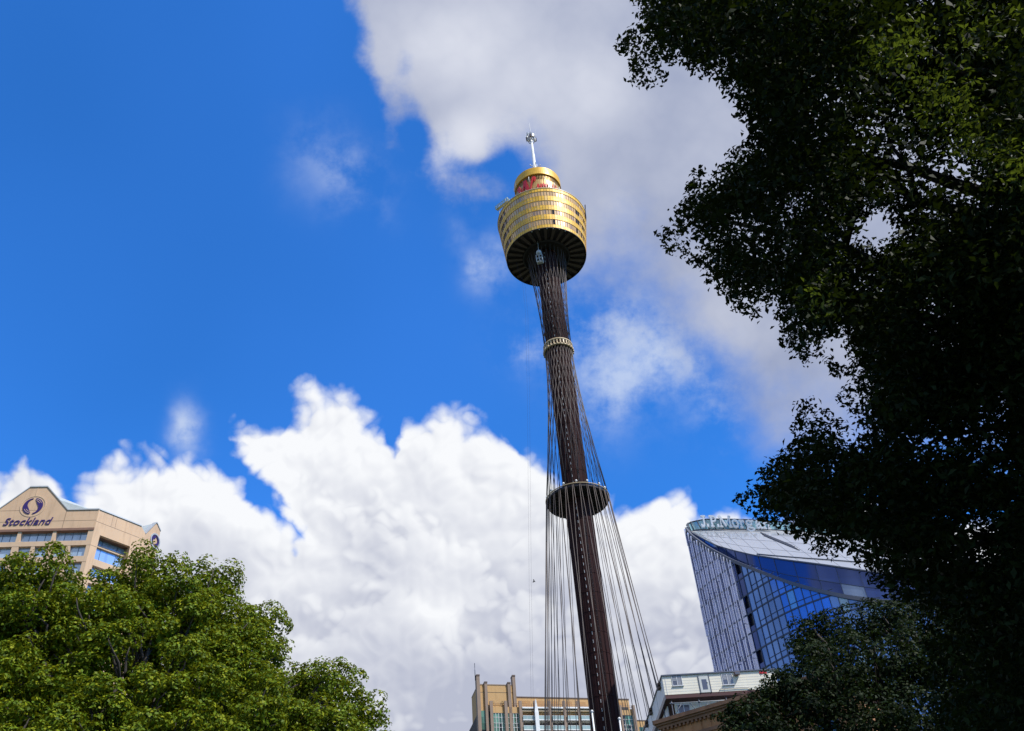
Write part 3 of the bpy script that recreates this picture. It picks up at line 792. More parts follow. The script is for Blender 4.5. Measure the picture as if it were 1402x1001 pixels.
    b.face(pts); part(b, 'roof', ROOF, T)
    b = MB(); b.box(f1, gx[0] - 2.2, gx[0] - .6, 9, 10.5, zt, zt + 3.4); part(b, 'roof_vent', LGREY, T)
    # front emblem: two swirling crescents in a ring
    cu, cz = f1.uz(45.3, 693.2); R0 = (f1.u(58.6, 692) - f1.u(32, 692)) / 2
    b = MB(); ringpoly(b, f1, cu, cz, R0 * 1.32, R0 * 1.2, -.06, -.004, n=48); part(b, 'emblem_ring', ST2, T)
    b = MB(); b.box(f1, cu - .16, cu + .0, -.05, -.004, cz + R0 * 1.33, gz - .25); part(b, 'stone_strip', ST2, T, wl)
    b = MB()
    def th(a, s): return R0 * (1 - .02 - .52 * max(0., math.sin(s)) ** 1.4)
    # left crescent: thin at the top, broad at lower left; tails split in three
    for a0, off in ((10, 0), (190, 0)):
        a1 = a0 + 118
        nn = 30
        g0 = 182 if a0 == 190 else 2
        ringpoly(b, f1, cu, cz, R0, lambda a, g0=g0: R0 * (1 - .08 - .46 * max(0., math.sin(min(1, (math.degrees(a) - g0) / 172) ** .62 * math.pi)) ** 1.3), -.10, -.02, g0 + 6, g0 + 168, 36)
    part(b, 'emblem', PUR, T)
    b = MB()
    for g0 in (4, 184):
        for j, rr in enumerate((.83, .66)):
            ringpoly(b, f1, cu, cz, R0 * (rr + .055), R0 * (rr + .005), -.115, -.102, g0 + 8 + 6 * j, g0 + 62 - 8 * j, 12)
    part(b, 'emblem_stripe', ST2, T)
    # name in leaning letters
    x0, x1 = f1.u(4, 720), f1.u(70.5, 719); z0 = f1.z(38, 719.3); z1 = f1.z(70, 708.5)
    V, Fc = text_mesh('Stockland', .28, .008, 1.04)
    vx0, vx1, vy0, vy1 = V[:, 0].min(), V[:, 0].max(), V[:, 1].min(), V[:, 1].max()
    # one mesh per letter: split the word by its islands
    par = list(range(len(V)))
    def fd(i):
        while par[i] != i: par[i] = par[par[i]]; i = par[i]
        return i
    for f in Fc:
        for i in f[1:]: par[fd(i)] = fd(f[0])
    isl = {}
    for f in Fc: isl.setdefault(fd(f[0]), []).append(f)
    WLT = pmat('sign_letter_edge', (.55, .5, .48), .5)
    for fs in isl.values():
        ids = sorted({i for f in fs for i in f}); mp = {i: j for j, i in enumerate(ids)}
        mk = lambda y0, dz, sc: [tuple(f1.w(x0 + (x1 - x0) * (V[i, 0] - vx0) / (vx1 - vx0), y0 - V[i, 2] * sc, dz + z0 + (z1 - z0) * (V[i, 1] - vy0) / (vy1 - vy0))) for i in ids]
        b = MB(); b.V = mk(-.09, 0, .6); b.Fc = [[mp[i] for i in f] for f in fs]; b.mi = [0] * len(fs); b.sm = [False] * len(fs)
        o = part(b, 'sign_letter', PUR, T)
    return T
build_stone_office()

# ------------------------------------------------------------------ glass tower with sloping sail roof on the right
def build_glass_tower():
    Ap = [(939.5, 724), (947.5, 733.7), (970, 750), (1002.4, 767.4), (1037.4, 781.2), (1080, 797.4), (1119.9, 808.7), (1160, 817.4), (1197, 822.4), (1240, 827), (1320, 833)]
    Bp = [(939.5, 723.5), (952, 731.5), (980, 746), (1002, 752.5), (1032.4, 759.7), (1075, 766), (1125, 772.4), (1172, 779.2), (1220, 786), (1260, 792), (1330, 800)]
    Cp = [(940, 722.5), (946, 728), (952.5, 725.8), (975, 724.8), (995, 725), (1030, 725.2), (1060, 725.8), (1100, 728), (1160, 732), (1220, 737), (1330, 750)]
    Dp = [(939.7, 719.5), (941.5, 717), (947.5, 714.6), (965, 711), (990, 710.8), (1025, 711.8), (1060, 714), (1100, 717), (1160, 722), (1220, 728), (1330, 742)]
    NPT = 120
    def resample(pts):
        pts = np.array(pts); t = np.linspace(0, 1, len(pts)); q = np.linspace(0, 1, NPT)
        k = np.stack([np.interp(q, t, pts[:, i]) for i in (0, 1)], 1)
        for _ in range(6): k[1:-1] = (k[:-2] + 2 * k[1:-1] + k[2:]) / 4       # round the corners of the outline
        return k
    A, B, C, D = map(resample, (Ap, Bp, Cp, Dp))
    azs = np.array([azel(*p)[0] for p in A])
    a_k = np.radians([10.5, 14.5, 17, 21, 26, 32]); tau = np.radians([151, 146, 128, 108, 92, 80])
    Dd = [198.]
    for i in range(1, NPT):
        a = (azs[i] + azs[i - 1]) / 2; tt = np.interp(a, a_k, tau)
        Dd.append(Dd[-1] * (1 + (azs[i] - azs[i - 1]) / math.tan(tt - a)))
    Dd = np.array(Dd)
    Q = np.linspace(0, 1, NPT)
    setb = np.interp(Q, [0, .12, .45, 1], [0.4, 1.0, 4, 6.])
    rise = np.interp(Q, [0, .03, .12, .4, 1], [.6, 2.5, 8, 16, 22])
    PA = np.array([hz(*A[i], Dd[i]) for i in range(NPT)])
    PB = np.array([hz(*B[i], Dd[i] + setb[i]) for i in range(NPT)])
    PC = np.array([hz(*C[i], Dd[i] + setb[i] + rise[i]) for i in range(NPT)])
    PD = np.array([hz(*D[i], Dd[i] + setb[i] + rise[i] + .2) for i in range(NPT)])
    T = thing('glass_office_tower', 'curved blue glass office tower with sloping silver roof and big name on its rim', 'building', (PA[40][0], PA[40][1], 0))
    arc = np.concatenate([[0], np.cumsum(np.hypot(*np.diff(PA[:, :2], axis=0).T))])
    def at(s):
        return np.array([np.interp(s, arc, PA[:, i]) for i in range(3)])
    def nrm(s):
        t = at(min(s + .4, arc[-1])) - at(max(s - .4, 0)); t[2] = 0; t /= np.linalg.norm(t); return np.array([t[1], -t[0], 0])  # outward candidate
    if nrm(5).dot(-PA[5] * [1, 1, 0]) < 0:
        n0 = nrm; nrm = lambda s: -n0(s)
    BLUE = glassmat('blue_facade_glass', (.11, .26, .62), .05, .5, vary=.13, alt=(.26, .44, .60), altp=.06, wob=.012)
    PALE = glassmat('pale_fin_panel', (.80, .82, .95), .16, .75, vary=.12, wob=.02)
    DBL = glassmat('dark_blue_glass', (.04, .08, .25), .05, .5, vary=.2, alt=(.22, .30, .45), altp=.11, wob=.012)
    SLOT = pmat('dark_slot', (.012, .014, .022), .3)
    BAR = pmat('dark_mullion', (.05, .07, .12), .45, .3)
    SILV = pmat('silver_roof', (.55, .57, .62), .10, .5, noise=.04, nscale=.3)
    GRY = pmat('grey_roof_band', (.30, .31, .33), .5, noise=.08)
    TEAL = glassmat('teal_glass', (.30, .52, .58), .08, .3, vary=.25, wob=.01)
    # limits of the ribbed wing, the slot and the glazed front along the arc
    def s_of(px):
        i = np.argmin(np.abs(A[:, 0] - px)); return arc[i]
    sR, sS0, sS1 = s_of(984), s_of(1004), s_of(1016)
    FLH = 3.9
    ztop = lambda s: at(s)[2]
    g = {'curtain_wall': MB(), 'ribbed_wall': MB(), 'recess_slot': MB()}
    s = 0.; ci = 0; cols = []
    while s < arc[-1] - .1:
        w_ = .8 if s < sS0 else (1.5 if s < sS1 else 1.6)
        e = min(s + w_, arc[-1]); cols.append((s, e)); s = e
    for ci, (s, e) in enumerate(cols):
        kind = 'ribbed_wall' if (s + e) / 2 < sS0 else ('recess_slot' if (s + e) / 2 < sS1 else 'curtain_wall')
        mb = g[kind]; p, q = at(s), at(e); nn = nrm((s + e) / 2)
        mz = max(p[2], q[2]); nf = int(mz / FLH) + 1
        for f in range(nf):
            z0, z1 = f * FLH, (f + 1) * FLH
            for h0, h1, uvo in ((0, .30, .0), (.30, 1., .5)):
                za, zb = z0 + FLH * h0, z0 + FLH * h1
                zpa, zpb = min(zb, p[2]), min(zb, q[2])
                if zpa <= za and zpb <= za: continue
                mi = 0
                if kind == 'ribbed_wall': mi = (ci + (f + ci // 2) // 5) % 2
                if kind == 'recess_slot': mi = 1 if (f + ci) % 3 and uvo else 0
                off = nn * (-.5 if (kind == 'recess_slot' and mi == 1) else 0)
                P4 = [np.array([p[0], p[1], za]) + off, np.array([q[0], q[1], za]) + off, np.array([q[0], q[1], max(zpb, za)]) + off, np.array([p[0], p[1], max(zpa, za)]) + off]
                u0, v0 = ci, f + uvo
                mb.face(P4, mi, False, [(u0, v0), (u0 + .9, v0), (u0 + .9, v0 + .4), (u0, v0 + .4)])
    part(g['curtain_wall'], 'curtain_wall', BLUE, T); part(g['ribbed_wall'], 'ribbed_wall', [PALE, DBL], T); part(g['recess_slot'], 'recess_slot', [DBL, SLOT], T)
    # floor lines and uprights
    f = 12
    while f * FLH < PA[:, 2].max():
        b = MB()
        for k in range(0, NPT - 1, 2):
            k2 = min(k + 2, NPT - 1)
            if min(PA[k][2], PA[k2][2]) < f * FLH: continue
            n1, n2 = nrm(arc[k]), nrm(arc[k2])
            for zz, hh_ in ((f * FLH, .30),) + (((f * FLH + FLH * .3, .10),) if arc[k] > sS1 else ()):
                b.hexa([P_ + n_ * o_ + np.array([0, 0, z_ - P_[2]]) for z_ in (zz - hh_ / 2, zz + hh_ / 2) for P_, n_, o_ in ((PA[k], n1, -.1), (PA[k2], n2, -.1), (PA[k2], n2, .09), (PA[k], n1, .09))])
        f += 1
        if b.V: part(b, 'floor_line', BAR, T)

    b = MB()
    for (s, e) in cols:
        if s < sS0: continue
        p, nn = at(s), nrm(s); t = np.array([-nn[1], nn[0], 0])
        b.hexa([np.array([p[0], p[1], z_]) + nn * o_ + t * w_ for z_ in (40, p[2]) for o_, w_ in ((-.05, -.06), (-.05, .06), (.16, .06), (.16, -.06))])
    part(b, 'mullion', BAR, T)
    random.seed(11)
    for ci, (s, e) in enumerate(cols):                 # upright fins of the wing, in staggered lengths
        if s >= sS0 - .3: break
        b = MB(); p, nn = at(s), nrm(s); t = np.array([-nn[1], nn[0], 0]); z_ = 40 + random.random() * 6
        while z_ < p[2] - 1:
            z2 = min(z_ + 7.2, p[2] - .2); o2 = .62 if int(z_ / 7.8 + ci) % 2 else .48
            b.hexa([np.array([p[0], p[1], zz]) + nn * o_ + t * w_ for zz in (z_, z2) for o_, w_ in ((0, -.09), (0, .09), (o2, .09), (o2, -.09))]); z_ = z2 + .12
        if b.V: part(b, 'fin', PALE_F, T)
    # parapet along the sweeping edge, dark recessed glazing above it
    b = MB()
    for k in range(NPT - 1):
        n1, n2 = nrm(arc[k]), nrm(arc[k + 1])
        b.hexa([P_ + n_ * o_ + np.array([0, 0, h]) for h in (-.5, .35) for P_, n_, o_ in ((PA[k], n1, -.3), (PA[k + 1], n2, -.3), (PA[k + 1], n2, .3), (PA[k], n1, .3))])
    part(b, 'edge_rail', GRY_D, T)
    b = MB()
    for k in range(NPT - 1):                           # gutter floor behind the rail
        a_, c_ = PA[k], PA[k + 1]
        b.face([a_ - [0, 0, .3], c_ - [0, 0, .3], np.array([PB[k + 1][0], PB[k + 1][1], c_[2] - .3]), np.array([PB[k][0], PB[k][1], a_[2] - .3])])
    part(b, 'gutter', BAR, T)
    b = MB(); bars = MB()
    for k in range(NPT - 1):
        lo0 = np.array([PB[k][0], PB[k][1], PA[k][2] - .3]); lo1 = np.array([PB[k + 1][0], PB[k + 1][1], PA[k + 1][2] - .3])
        h0, h1 = PB[k][2] - lo0[2], PB[k + 1][2] - lo1[2]
        ui = int(arc[k] / 3.2)
        for j in range(2):
            q0, q1 = j / 2, (j + 1) / 2
            P4 = [lo0 + [0, 0, h0 * q0], lo1 + [0, 0, h1 * q0], lo1 + [0, 0, h1 * q1], lo0 + [0, 0, h0 * q1]]
            b.face(P4, 0, False, [(ui, j), (ui + .9, j), (ui + .9, j + .9), (ui, j + .9)])
        if k and int(arc[k] / 3.2) != int(arc[k - 1] / 3.2):
            nn = nrm(arc[k]); t = np.array([-nn[1], nn[0], 0])
            bars.hexa([lo0 * [1, 1, 0] + [0, 0, z_] + nn * o_ + t * w_ for z_ in (lo0[2], PB[k][2]) for o_, w_ in ((-.05, -.05), (-.05, .05), (.12, .05), (.12, -.05))])
        n1, n2 = nrm(arc[k]), nrm(arc[k + 1])
        if h0 > 2.5: bars.hexa([P_ + n_ * o_ + np.array([0, 0, d_]) for d_ in (-.06, .06) for P_, n_, o_ in ((lo0 + [0, 0, h0 / 2], n1, -.05), (lo1 + [0, 0, h1 / 2], n2, -.05), (lo1 + [0, 0, h1 / 2], n2, .1), (lo0 + [0, 0, h0 / 2], n1, .1))])
    cl = part(b, 'clerestory_glass', DBL, T); part(bars, 'mullion', BAR, T, cl)
    # sloping silver roof in four strips, with seams, and grey band under the rim
    b = MB()
    for k in range(NPT - 1):
        for j in range(4):
            q0, q1 = j / 4 * .88, (j + 1) / 4 * .88
            L = lambda i, q: PB[i] * (1 - q) + PC[i] * q
            b.face([L(k, q0), L(k + 1, q0), L(k + 1, q1), L(k, q1)], 0, False)
    rf = part(b, 'sloping_roof', SILV, T)
    b = MB()
    for k in range(NPT - 1):
        L = lambda i, q: PB[i] * (1 - q) + PC[i] * q
        b.face([L(k, .88), L(k + 1, .88), L(k + 1, 1), L(k, 1)])
    part(b, 'rim_band', GRY, T)
    b = MB()
    iA = np.argmin(np.abs(C[:, 0] - 1037)); iB = np.argmin(np.abs(B[:, 0] - 1122))
    def onroof(i, q): return PB[i] * (1 - q) + PC[i] * q + np.array([0, 0, .12])
    for dq in (0, .05, .1):
        pts = [onroof(int(iA + (iB - iA) * t_ * .9), .88 - dq - .42 * t_) for t_ in np.linspace(0, 1, 9)]
        b.tube(pts, .13, 4)
    for i_ in range(8, NPT - 1, 7):                    # fine panel joints up the slope and along it
        b.tube([onroof(i_, q_) - [0, 0, .09] for q_ in np.linspace(0, .88, 6)], .018, 4)
    for q_ in (.3, .6): b.tube([onroof(i_, q_) - [0, 0, .09] for i_ in range(8, NPT, 3)], .018, 4)
    i0 = np.argmin(np.abs(B[:, 0] - 1036))
    b.tube([onroof(min(int(i0 + (NPT - 1 - i0) * t_), NPT - 1), .03 + .30 * t_) for t_ in np.linspace(0, 1, 12)], .14, 4)
    part(b, 'roof_seam', GRY_D, T, rf)
    b = MB()                                           # eave edge
    for k in range(NPT - 1):
        n1, n2 = nrm(arc[k]), nrm(arc[k + 1])
        b.hexa([P_ + n_ * o_ + np.array([0, 0, h]) for h in (-.28, .02) for P_, n_, o_ in ((PB[k], n1, -.1), (PB[k + 1], n2, -.1), (PB[k + 1], n2, .25), (PB[k], n1, .25))])
    part(b, 'eave', GRY_D, T)
    # rim balustrade: panes and posts
    b = MB(); ps = MB()
    arcC = np.concatenate([[0], np.cumsum(np.linalg.norm(np.diff(PC, axis=0), axis=1))])
    for k in range(NPT - 1):
        ui = int(arcC[k] / 1.8)
        b.face([PC[k], PC[k + 1], PD[k + 1], PD[k]], 0, False, [(ui, 0), (ui + .9, 0), (ui + .9, .9), (ui, .9)])
        if k and ui != int(arcC[k - 1] / 1.8):
            ps.tube([PC[k] - [0, .2, .2], PD[k] + [0, -.2, .1]], .13, 4)
    for fr_ in (0, 1.): ps.tube([PC[k] * (1 - fr_) + PD[k] * fr_ + [0, -.12, 0] for k in range(0, NPT)], .13, 4)
    bal = part(b, 'rim_glass', TEAL, T); part(ps, 'rim_post', GRY_D, T, bal)
    # back of the building so that it is solid from the side
    b = MB(); back = [PC[i] for i in range(NPT)]
    for k in range(NPT - 1):
        d1 = np.array([.2, 1., 0]) * .6
        b.face([PC[k + 1] + d1 - [0, 0, .3], PC[k] + d1 - [0, 0, .3], (PC[k] + d1) * [1, 1, 0], (PC[k + 1] + d1) * [1, 1, 0]], 0, False, [(k // 4, 0), (k // 4 + .9, 0), (k // 4 + .9, .9), (k // 4, .9)])
    part(b, 'rear_wall', DBL, T)
    # the name: serif letters on the rim, each a part
    G = {'J': ([[(.25, 1), (.95, 1)], [(.62, 1), (.62, .25), (.5, .03), (.22, 0), (.1, .14)]], [.09, .17]),
         '.': ([[(.35, .08), (.65, .08)]], [.2]),
         'P': ([[(.3, 0), (.3, 1)], [(.1, 0), (.52, 0)], [(.1, 1), (.62, 1), (.86, .87), (.9, .74), (.84, .6), (.62, .5), (.3, .5)]], [.18, .08, .12]),
         'M': ([[(.12, 0), (.16, 1)], [(.16, 1), (.52, .08)], [(.52, .08), (.88, 1)], [(.88, 1), (.92, 0)], [(.02, 0), (.24, 0)], [(.78, 0), (1.03, 0)], [(.03, 1), (.2, 1)], [(.85, 1), (1.02, 1)]], [.07, .15, .08, .16, .08, .08, .08, .08]),
         'o': ([[(.5, .66), (.22, .58), (.12, .33), (.22, .08), (.5, 0), (.78, .08), (.88, .33), (.78, .58), (.5, .66)]], [.13]),
         'r': ([[(.3, 0), (.3, .66)], [(.08, .66), (.3, .66)], [(.1, 0), (.55, 0)], [(.3, .42), (.5, .62), (.75, .64), (.8, .55)]], [.16, .08, .08, .12]),
         'g': ([[(.45, .68), (.22, .6), (.18, .45), (.25, .3), (.45, .24), (.66, .32), (.7, .46), (.64, .6), (.45, .68)], [(.62, .62), (.9, .68)], [(.3, .27), (.2, .12), (.35, .04), (.7, 0), (.88, -.12), (.76, -.27), (.45, -.32), (.18, -.26), (.12, -.12), (.3, .02)]], [.11, .09, .11]),
         'a': ([[(.2, .5), (.3, .64), (.5, .66), (.66, .58), (.7, .45), (.7, .1), (.78, .02), (.95, .04)], [(.7, .4), (.4, .34), (.18, .22), (.18, .08), (.36, 0), (.55, .06), (.7, .2)]], [.13, .12]),
         'n': ([[(.22, 0), (.22, .66)], [(.04, .66), (.22, .66)], [(.05, 0), (.4, 0)], [(.22, .46), (.42, .63), (.62, .66), (.74, .55), (.75, 0)], [(.6, 0), (.93, 0)]], [.15, .08, .08, .14, .08])}
    word = [('J', 960, 968), ('.', 967.5, 971), ('P', 972.5, 982.5), ('.', 981.5, 985), ('M', 985.5, 1002), ('o', 1002.5, 1012.5), ('r', 1013, 1021), ('g', 1021, 1034), ('a', 1034.5, 1044.5), ('n', 1045, 1056)]
    def rim(px, up):
        i = np.interp(px, C[:, 0], np.arange(NPT)); i0 = int(i); fr_ = i - i0
        base = PC[i0] * (1 - fr_) + PC[min(i0 + 1, NPT - 1)] * fr_; topp = PD[i0] * (1 - fr_) + PD[min(i0 + 1, NPT - 1)] * fr_
        h = topp[2] - base[2]
        pz = np.interp(px, [955, 1000, 1060], [720.5, 721.3, 724.5])
        q = hz(px, pz, math.hypot(base[0], base[1]) - 1.0)
        return q + np.array([0, 0, up])
    LH = 2.75
    for ch, a, c in word:
        st, wd = G[ch]; b = MB(); W_ = c - a
        for pl, wv in zip(st, wd):
            wv = wv * 1.45
            for (x0, y0), (x1, y1) in zip(pl, pl[1:]):
                dx, dy = (x1 - x0) * W_ / 9., y1 - y0; ln = math.hypot(dx, dy) + 1e-9; nx, ny = -dy / ln * wv / 2, dx / ln * wv / 2
                ex, ey = dx / ln * wv * .3 * 9 / W_, dy / ln * wv * .3
                c4 = [(x0 - ex - nx * 9 / W_, y0 - ey - ny), (x1 + ex - nx * 9 / W_, y1 + ey - ny), (x1 + ex + nx * 9 / W_, y1 + ey + ny), (x0 - ex + nx * 9 / W_, y0 - ey + ny)]
                fr4 = [rim(a + x * W_, y * LH) for x, y in c4]
                b.hexa([p + np.array([.06, o_, 0]) for o_ in (-.22, .22) for p in fr4])
        part(b, 'sign_letter', LETW, T)
    return T
LETW = pmat('white_sign', (.9, .9, .9), .4)
PALE_F = pmat('pale_violet_fin', (.78, .79, .92), .25, .6, noise=.08)
GRY_D = pmat('dark_grey_metal', (.10, .11, .14), .4, .3)
build_glass_tower()

# ------------------------------------------------------------------ tan apartment tower low in the middle
def build_apartments():
    P = hz(652.3, 960, 300); A = vpdir((712, 955.2), (868, 958.4)); f = Frame(P, A)
    T = thing('apartment_tower', 'tan apartment tower with tall piers, white balconies and green glazing behind the cables', 'building', (P[0], P[1], 0))
    OC = pmat('ochre_render', (.52, .32, .135), .8, noise=.08, nscale=.15, stain=.25)
    BR = pmat('brown_pier', (.27, .195, .145), .8, noise=.15, nscale=.3, stain=.3)
    GR = glassmat('green_glazing', (.10, .21, .155), .12, .1, spec=.5, vary=.45, alt=(.015, .02, .02), altp=.25, wob=.01)
    BAL = glassmat('balcony_glass', (.34, .46, .44), .1, .1, vary=.15)
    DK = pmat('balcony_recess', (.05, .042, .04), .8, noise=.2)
    u = lambda px, py=970, y=0.: f.u(px, py, y); z = lambda px, py, y=0.: f.z(px, py, y)
    xR = u(868.7, 965); zr = z(770, 956.5, 4)
    def bx(name, x0, x1, y0, y1, z0, z1, m, par=None):
        b = MB(); b.box(f, x0, x1, y0, y1, z0, z1); return part(b, name, m, T, par)
    # raised block at the left end
    xb = u(706, 945); zb = z(680, 938.4, 1.0)
    bx('stair_block', .9, xb, 1.0, 12, 0, zb, OC)
    bx('coping', .85, xb + .05, .9, 12.1, zb, zb + .3, BR)
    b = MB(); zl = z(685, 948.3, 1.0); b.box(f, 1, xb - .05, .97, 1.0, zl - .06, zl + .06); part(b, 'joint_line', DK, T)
    for x0, x1, yt, dp in ((652.1, 656.6, 925.5, .2), (663.2, 667.0, 935.2, .3), (694.8, 698.9, 936, .4), (701.2, 705.2, 926.2, .6)):
        bx('pylon', u(x0, yt, dp), u(x1, yt, dp), dp, dp + 2.2, 0, z((x0 + x1) / 2, yt, dp), BR)
        bx('pylon_cap', u(x0, yt, dp) - .05, u(x1, yt, dp) + .05, dp - .1, dp + 2.3, z((x0 + x1) / 2, yt, dp), z((x0 + x1) / 2, yt, dp) + .5, pm_cap)
    b = MB(); q = f.w(u(651.4, 930, .3), 1.2, 0); b.tube([(q[0], q[1], z(651.4, 930, .3)), (q[0], q[1], z(651, 906.5, .3))], .13, 5); part(b, 'aerial', GRY_D, T)
    # set-back roof storey and the main front
    zter = z(690, 967.2); zroof_y = 4.
    xs0 = u(688, 960, zroof_y)
    bx('roof_storey', xs0, xR - .3, zroof_y, 16, zter - 1, zr, OC)
    bx('coping', xs0 - .1, xR - .2, zroof_y - .15, 16.1, zr, zr + .35, pm_cap)
    b = MB()
    for xx in np.linspace(xs0 + 2, xR - 4, 9): b.box(f, xx, xx + 2.6, zroof_y - .05, zroof_y - .005, zter + .2, zr - 1.0)
    part(b, 'terrace_door', pmat('ochre_panel', (.40, .22, .08), .7, noise=.1), T)
    zw0 = z(690, 975.6)
    bx('parapet_band', u(672, 970), xR, 0.4, 4.6, zw0, zter, OC)
    # rail on the terrace
    b = MB(); zrl = zter + 1.2
    for zz in (zrl, zrl - .5): b.tube([f.w(u(672, 965), .6, zz), f.w(xR - .2, .6, zz)], .05, 4)
    xx = u(672, 965)
    while xx < xR: b.tube([f.w(xx, .6, zter), f.w(xx, .6, zrl)], .045, 4); xx += 1.7
    part(b, 'terrace_rail', BR, T)
    # piers
    pxs = [671, 691, 711, 731, 751, 771, 790.5, 811, 829, 847.5, 866]
    for i, px in enumerate(pxs):
        x = u(px, 975); zt_ = z(px + 2, 960 if i < 8 else 966)
        bx('pier', x, x + .95, -.35, .42, 0, zt_, BR)
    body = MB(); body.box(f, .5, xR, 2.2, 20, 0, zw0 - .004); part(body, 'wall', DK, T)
    flh = 3.15
    for i, (a, c) in enumerate(zip(pxs, pxs[1:])):
        x0, x1 = u(a, 975) + .96, u(c, 975)
        glz = i in (0, 1, 8, 9)
        zt_ = zw0
        if glz:
            wb = MB(); bars = MB(); nx = 4
            zz = zt_
            for fl in range(9):
                for j in range(nx):
                    for h0, h1 in ((0, .42), (.42, 1)):
                        xa, xb_ = x0 + (x1 - x0) * j / nx, x0 + (x1 - x0) * (j + 1) / nx; za, zb_ = zz - flh * h1, zz - flh * h0
                        wb.face([f.w(xa, .6, za), f.w(xb_, .6, za), f.w(xb_, .6, zb_), f.w(xa, .6, zb_)], 0, False, [(i * 9 + j, fl * 2 + h0), (i * 9 + j + .9, fl * 2 + h0), (i * 9 + j + .9, fl * 2 + h0 + .3), (i * 9 + j, fl * 2 + h0 + .3)])
                for hq in (.0, .42): bars.box(f, x0, x1, .5, .595, zz - flh * hq - .09, zz - flh * hq + .0)
                zz -= flh
            for j in range(nx + 1): xx = x0 + (x1 - x0) * j / nx; bars.box(f, xx - .06, xx + .06, .48, .59, zz, zt_)
            o = part(wb, 'window', GR, T); part(bars, 'window_frame', WHITE, T, o)
        else:
            # balconies: white slabs, glass fronts, dark recess
            zs = z((a + c) / 2, 969.8)
            bx('white_canopy', x0, x1, -.6, .38, zs - .25, zs + .25, WHITE)
            zs = z((a + c) / 2, 973.2); bx('white_beam', x0, x1, -.2, .38, zs - .28, zs + .22, CREAM)
            zz = z((a + c) / 2, 986)
            wn = MB()
            for fl in range(7):
                s_ = bx('balcony', x0, x1, -.7, 2.1, zz - .3, zz, WHITE)
                b = MB(); b.face([f.w(x0, -.66, zz), f.w(x1, -.66, zz), f.w(x1, -.66, zz + 1.15), f.w(x0, -.66, zz + 1.15)], 0, False, [(i, fl), (i + .9, fl), (i + .9, fl + .9), (i, fl + .9)]); part(b, 'glass_front', BAL, T, s_)
                b = MB(); b.box(f, x0, x1, -.7, -.62, zz + 1.15, zz + 1.26)
                for xx in np.linspace(x0, x1, 4)[1:-1]: b.box(f, xx - .03, xx + .03, -.7, -.665, zz, zz + 1.15)
                part(b, 'hand_rail', WHITE, T, s_)
                for xx in (x0 + .3, x0 + (x1 - x0) * .55):
                    wn.face([f.w(xx, 2.15, zz), f.w(xx + (x1 - x0) * .4, 2.15, zz), f.w(xx + (x1 - x0) * .4, 2.15, zz + 2.2), f.w(xx, 2.15, zz + 2.2)], 0, False, [(i * 5 + xx, fl)] * 4)
                zz -= flh
            part(wn, 'balcony_door', GR, T)
    # green corner glazing under the raised block
    b = MB(); zt_ = z(660, 973, .9); x0, x1 = u(657, 980, .9), u(671, 985, .9)
    for fl in range(10):
        for j in range(3):
            xa, xb_ = x0 + (x1 - x0) * j / 3, x0 + (x1 - x0) * (j + 1) / 3
            b.face([f.w(xa, .9, zt_ - (fl + 1) * 2), f.w(xb_, .9, zt_ - (fl + 1) * 2), f.w(xb_, .9, zt_ - fl * 2), f.w(xa, .9, zt_ - fl * 2)], 0, False, [(90 + j, fl), (90 + j + .9, fl), (90 + j + .9, fl + .9), (90 + j, fl + .9)])
    part(b, 'window', GR, T)
    # tall white blade
    b = MB(); xw = u(734.5, 975, -1.2); zt_ = z(733, 957.5, -1.2)
    b.hexa([f.w(x, y, zz) for zz, w_ in ((0, .75), (zt_ - 4, .6)) for x, y in ((xw - w_, -1.6), (xw + w_, -1.6), (xw + w_, -.75), (xw - w_, -.75))])
    b.hexa([f.w(x, y, zz) for zz, w_ in ((zt_ - 3.99, .58), (zt_, .06)) for x, y in ((xw - w_, -1.5), (xw + w_, -1.5), (xw + w_, -.85), (xw - w_, -.85))])
    part(b, 'white_blade', WHITE, T)
    # small dark openings near the right end
    o = bx('window', u(851.5, 970), u(861, 970), .36, .39, z(856, 971.5), z(856, 968.0), DK)
    # lower wing on the right
    xw0 = xR + .02; xw1 = u(905, 990)
    zl = z(880, 987.3, 1.0)
    bx('low_wing', xw0, xw1, 1.0, 14, 0, zl, OC); bx('coping', xw0, xw1, .9, 14.1, zl, zl + .3, pm_cap)
    b = MB()
    for j in range(6):
        xa = xw0 + .8 + j * 2.1
        for fl in range(6): b.face([f.w(xa, .96, zl - 2 - fl * 3.1 - 1.9), f.w(xa + 1.5, .96, zl - 2 - fl * 3.1 - 1.9), f.w(xa + 1.5, .96, zl - 2 - fl * 3.1), f.w(xa, .96, zl - 2 - fl * 3.1)], 0, False, [(j + 200, fl)] * 4)
    part(b, 'window', GR, T)
    # three shrubs in pots on the terrace
    return f, u, z, zter
pm_cap = pmat('dark_coping', (.10, .065, .05), .7)
APT = build_apartments()

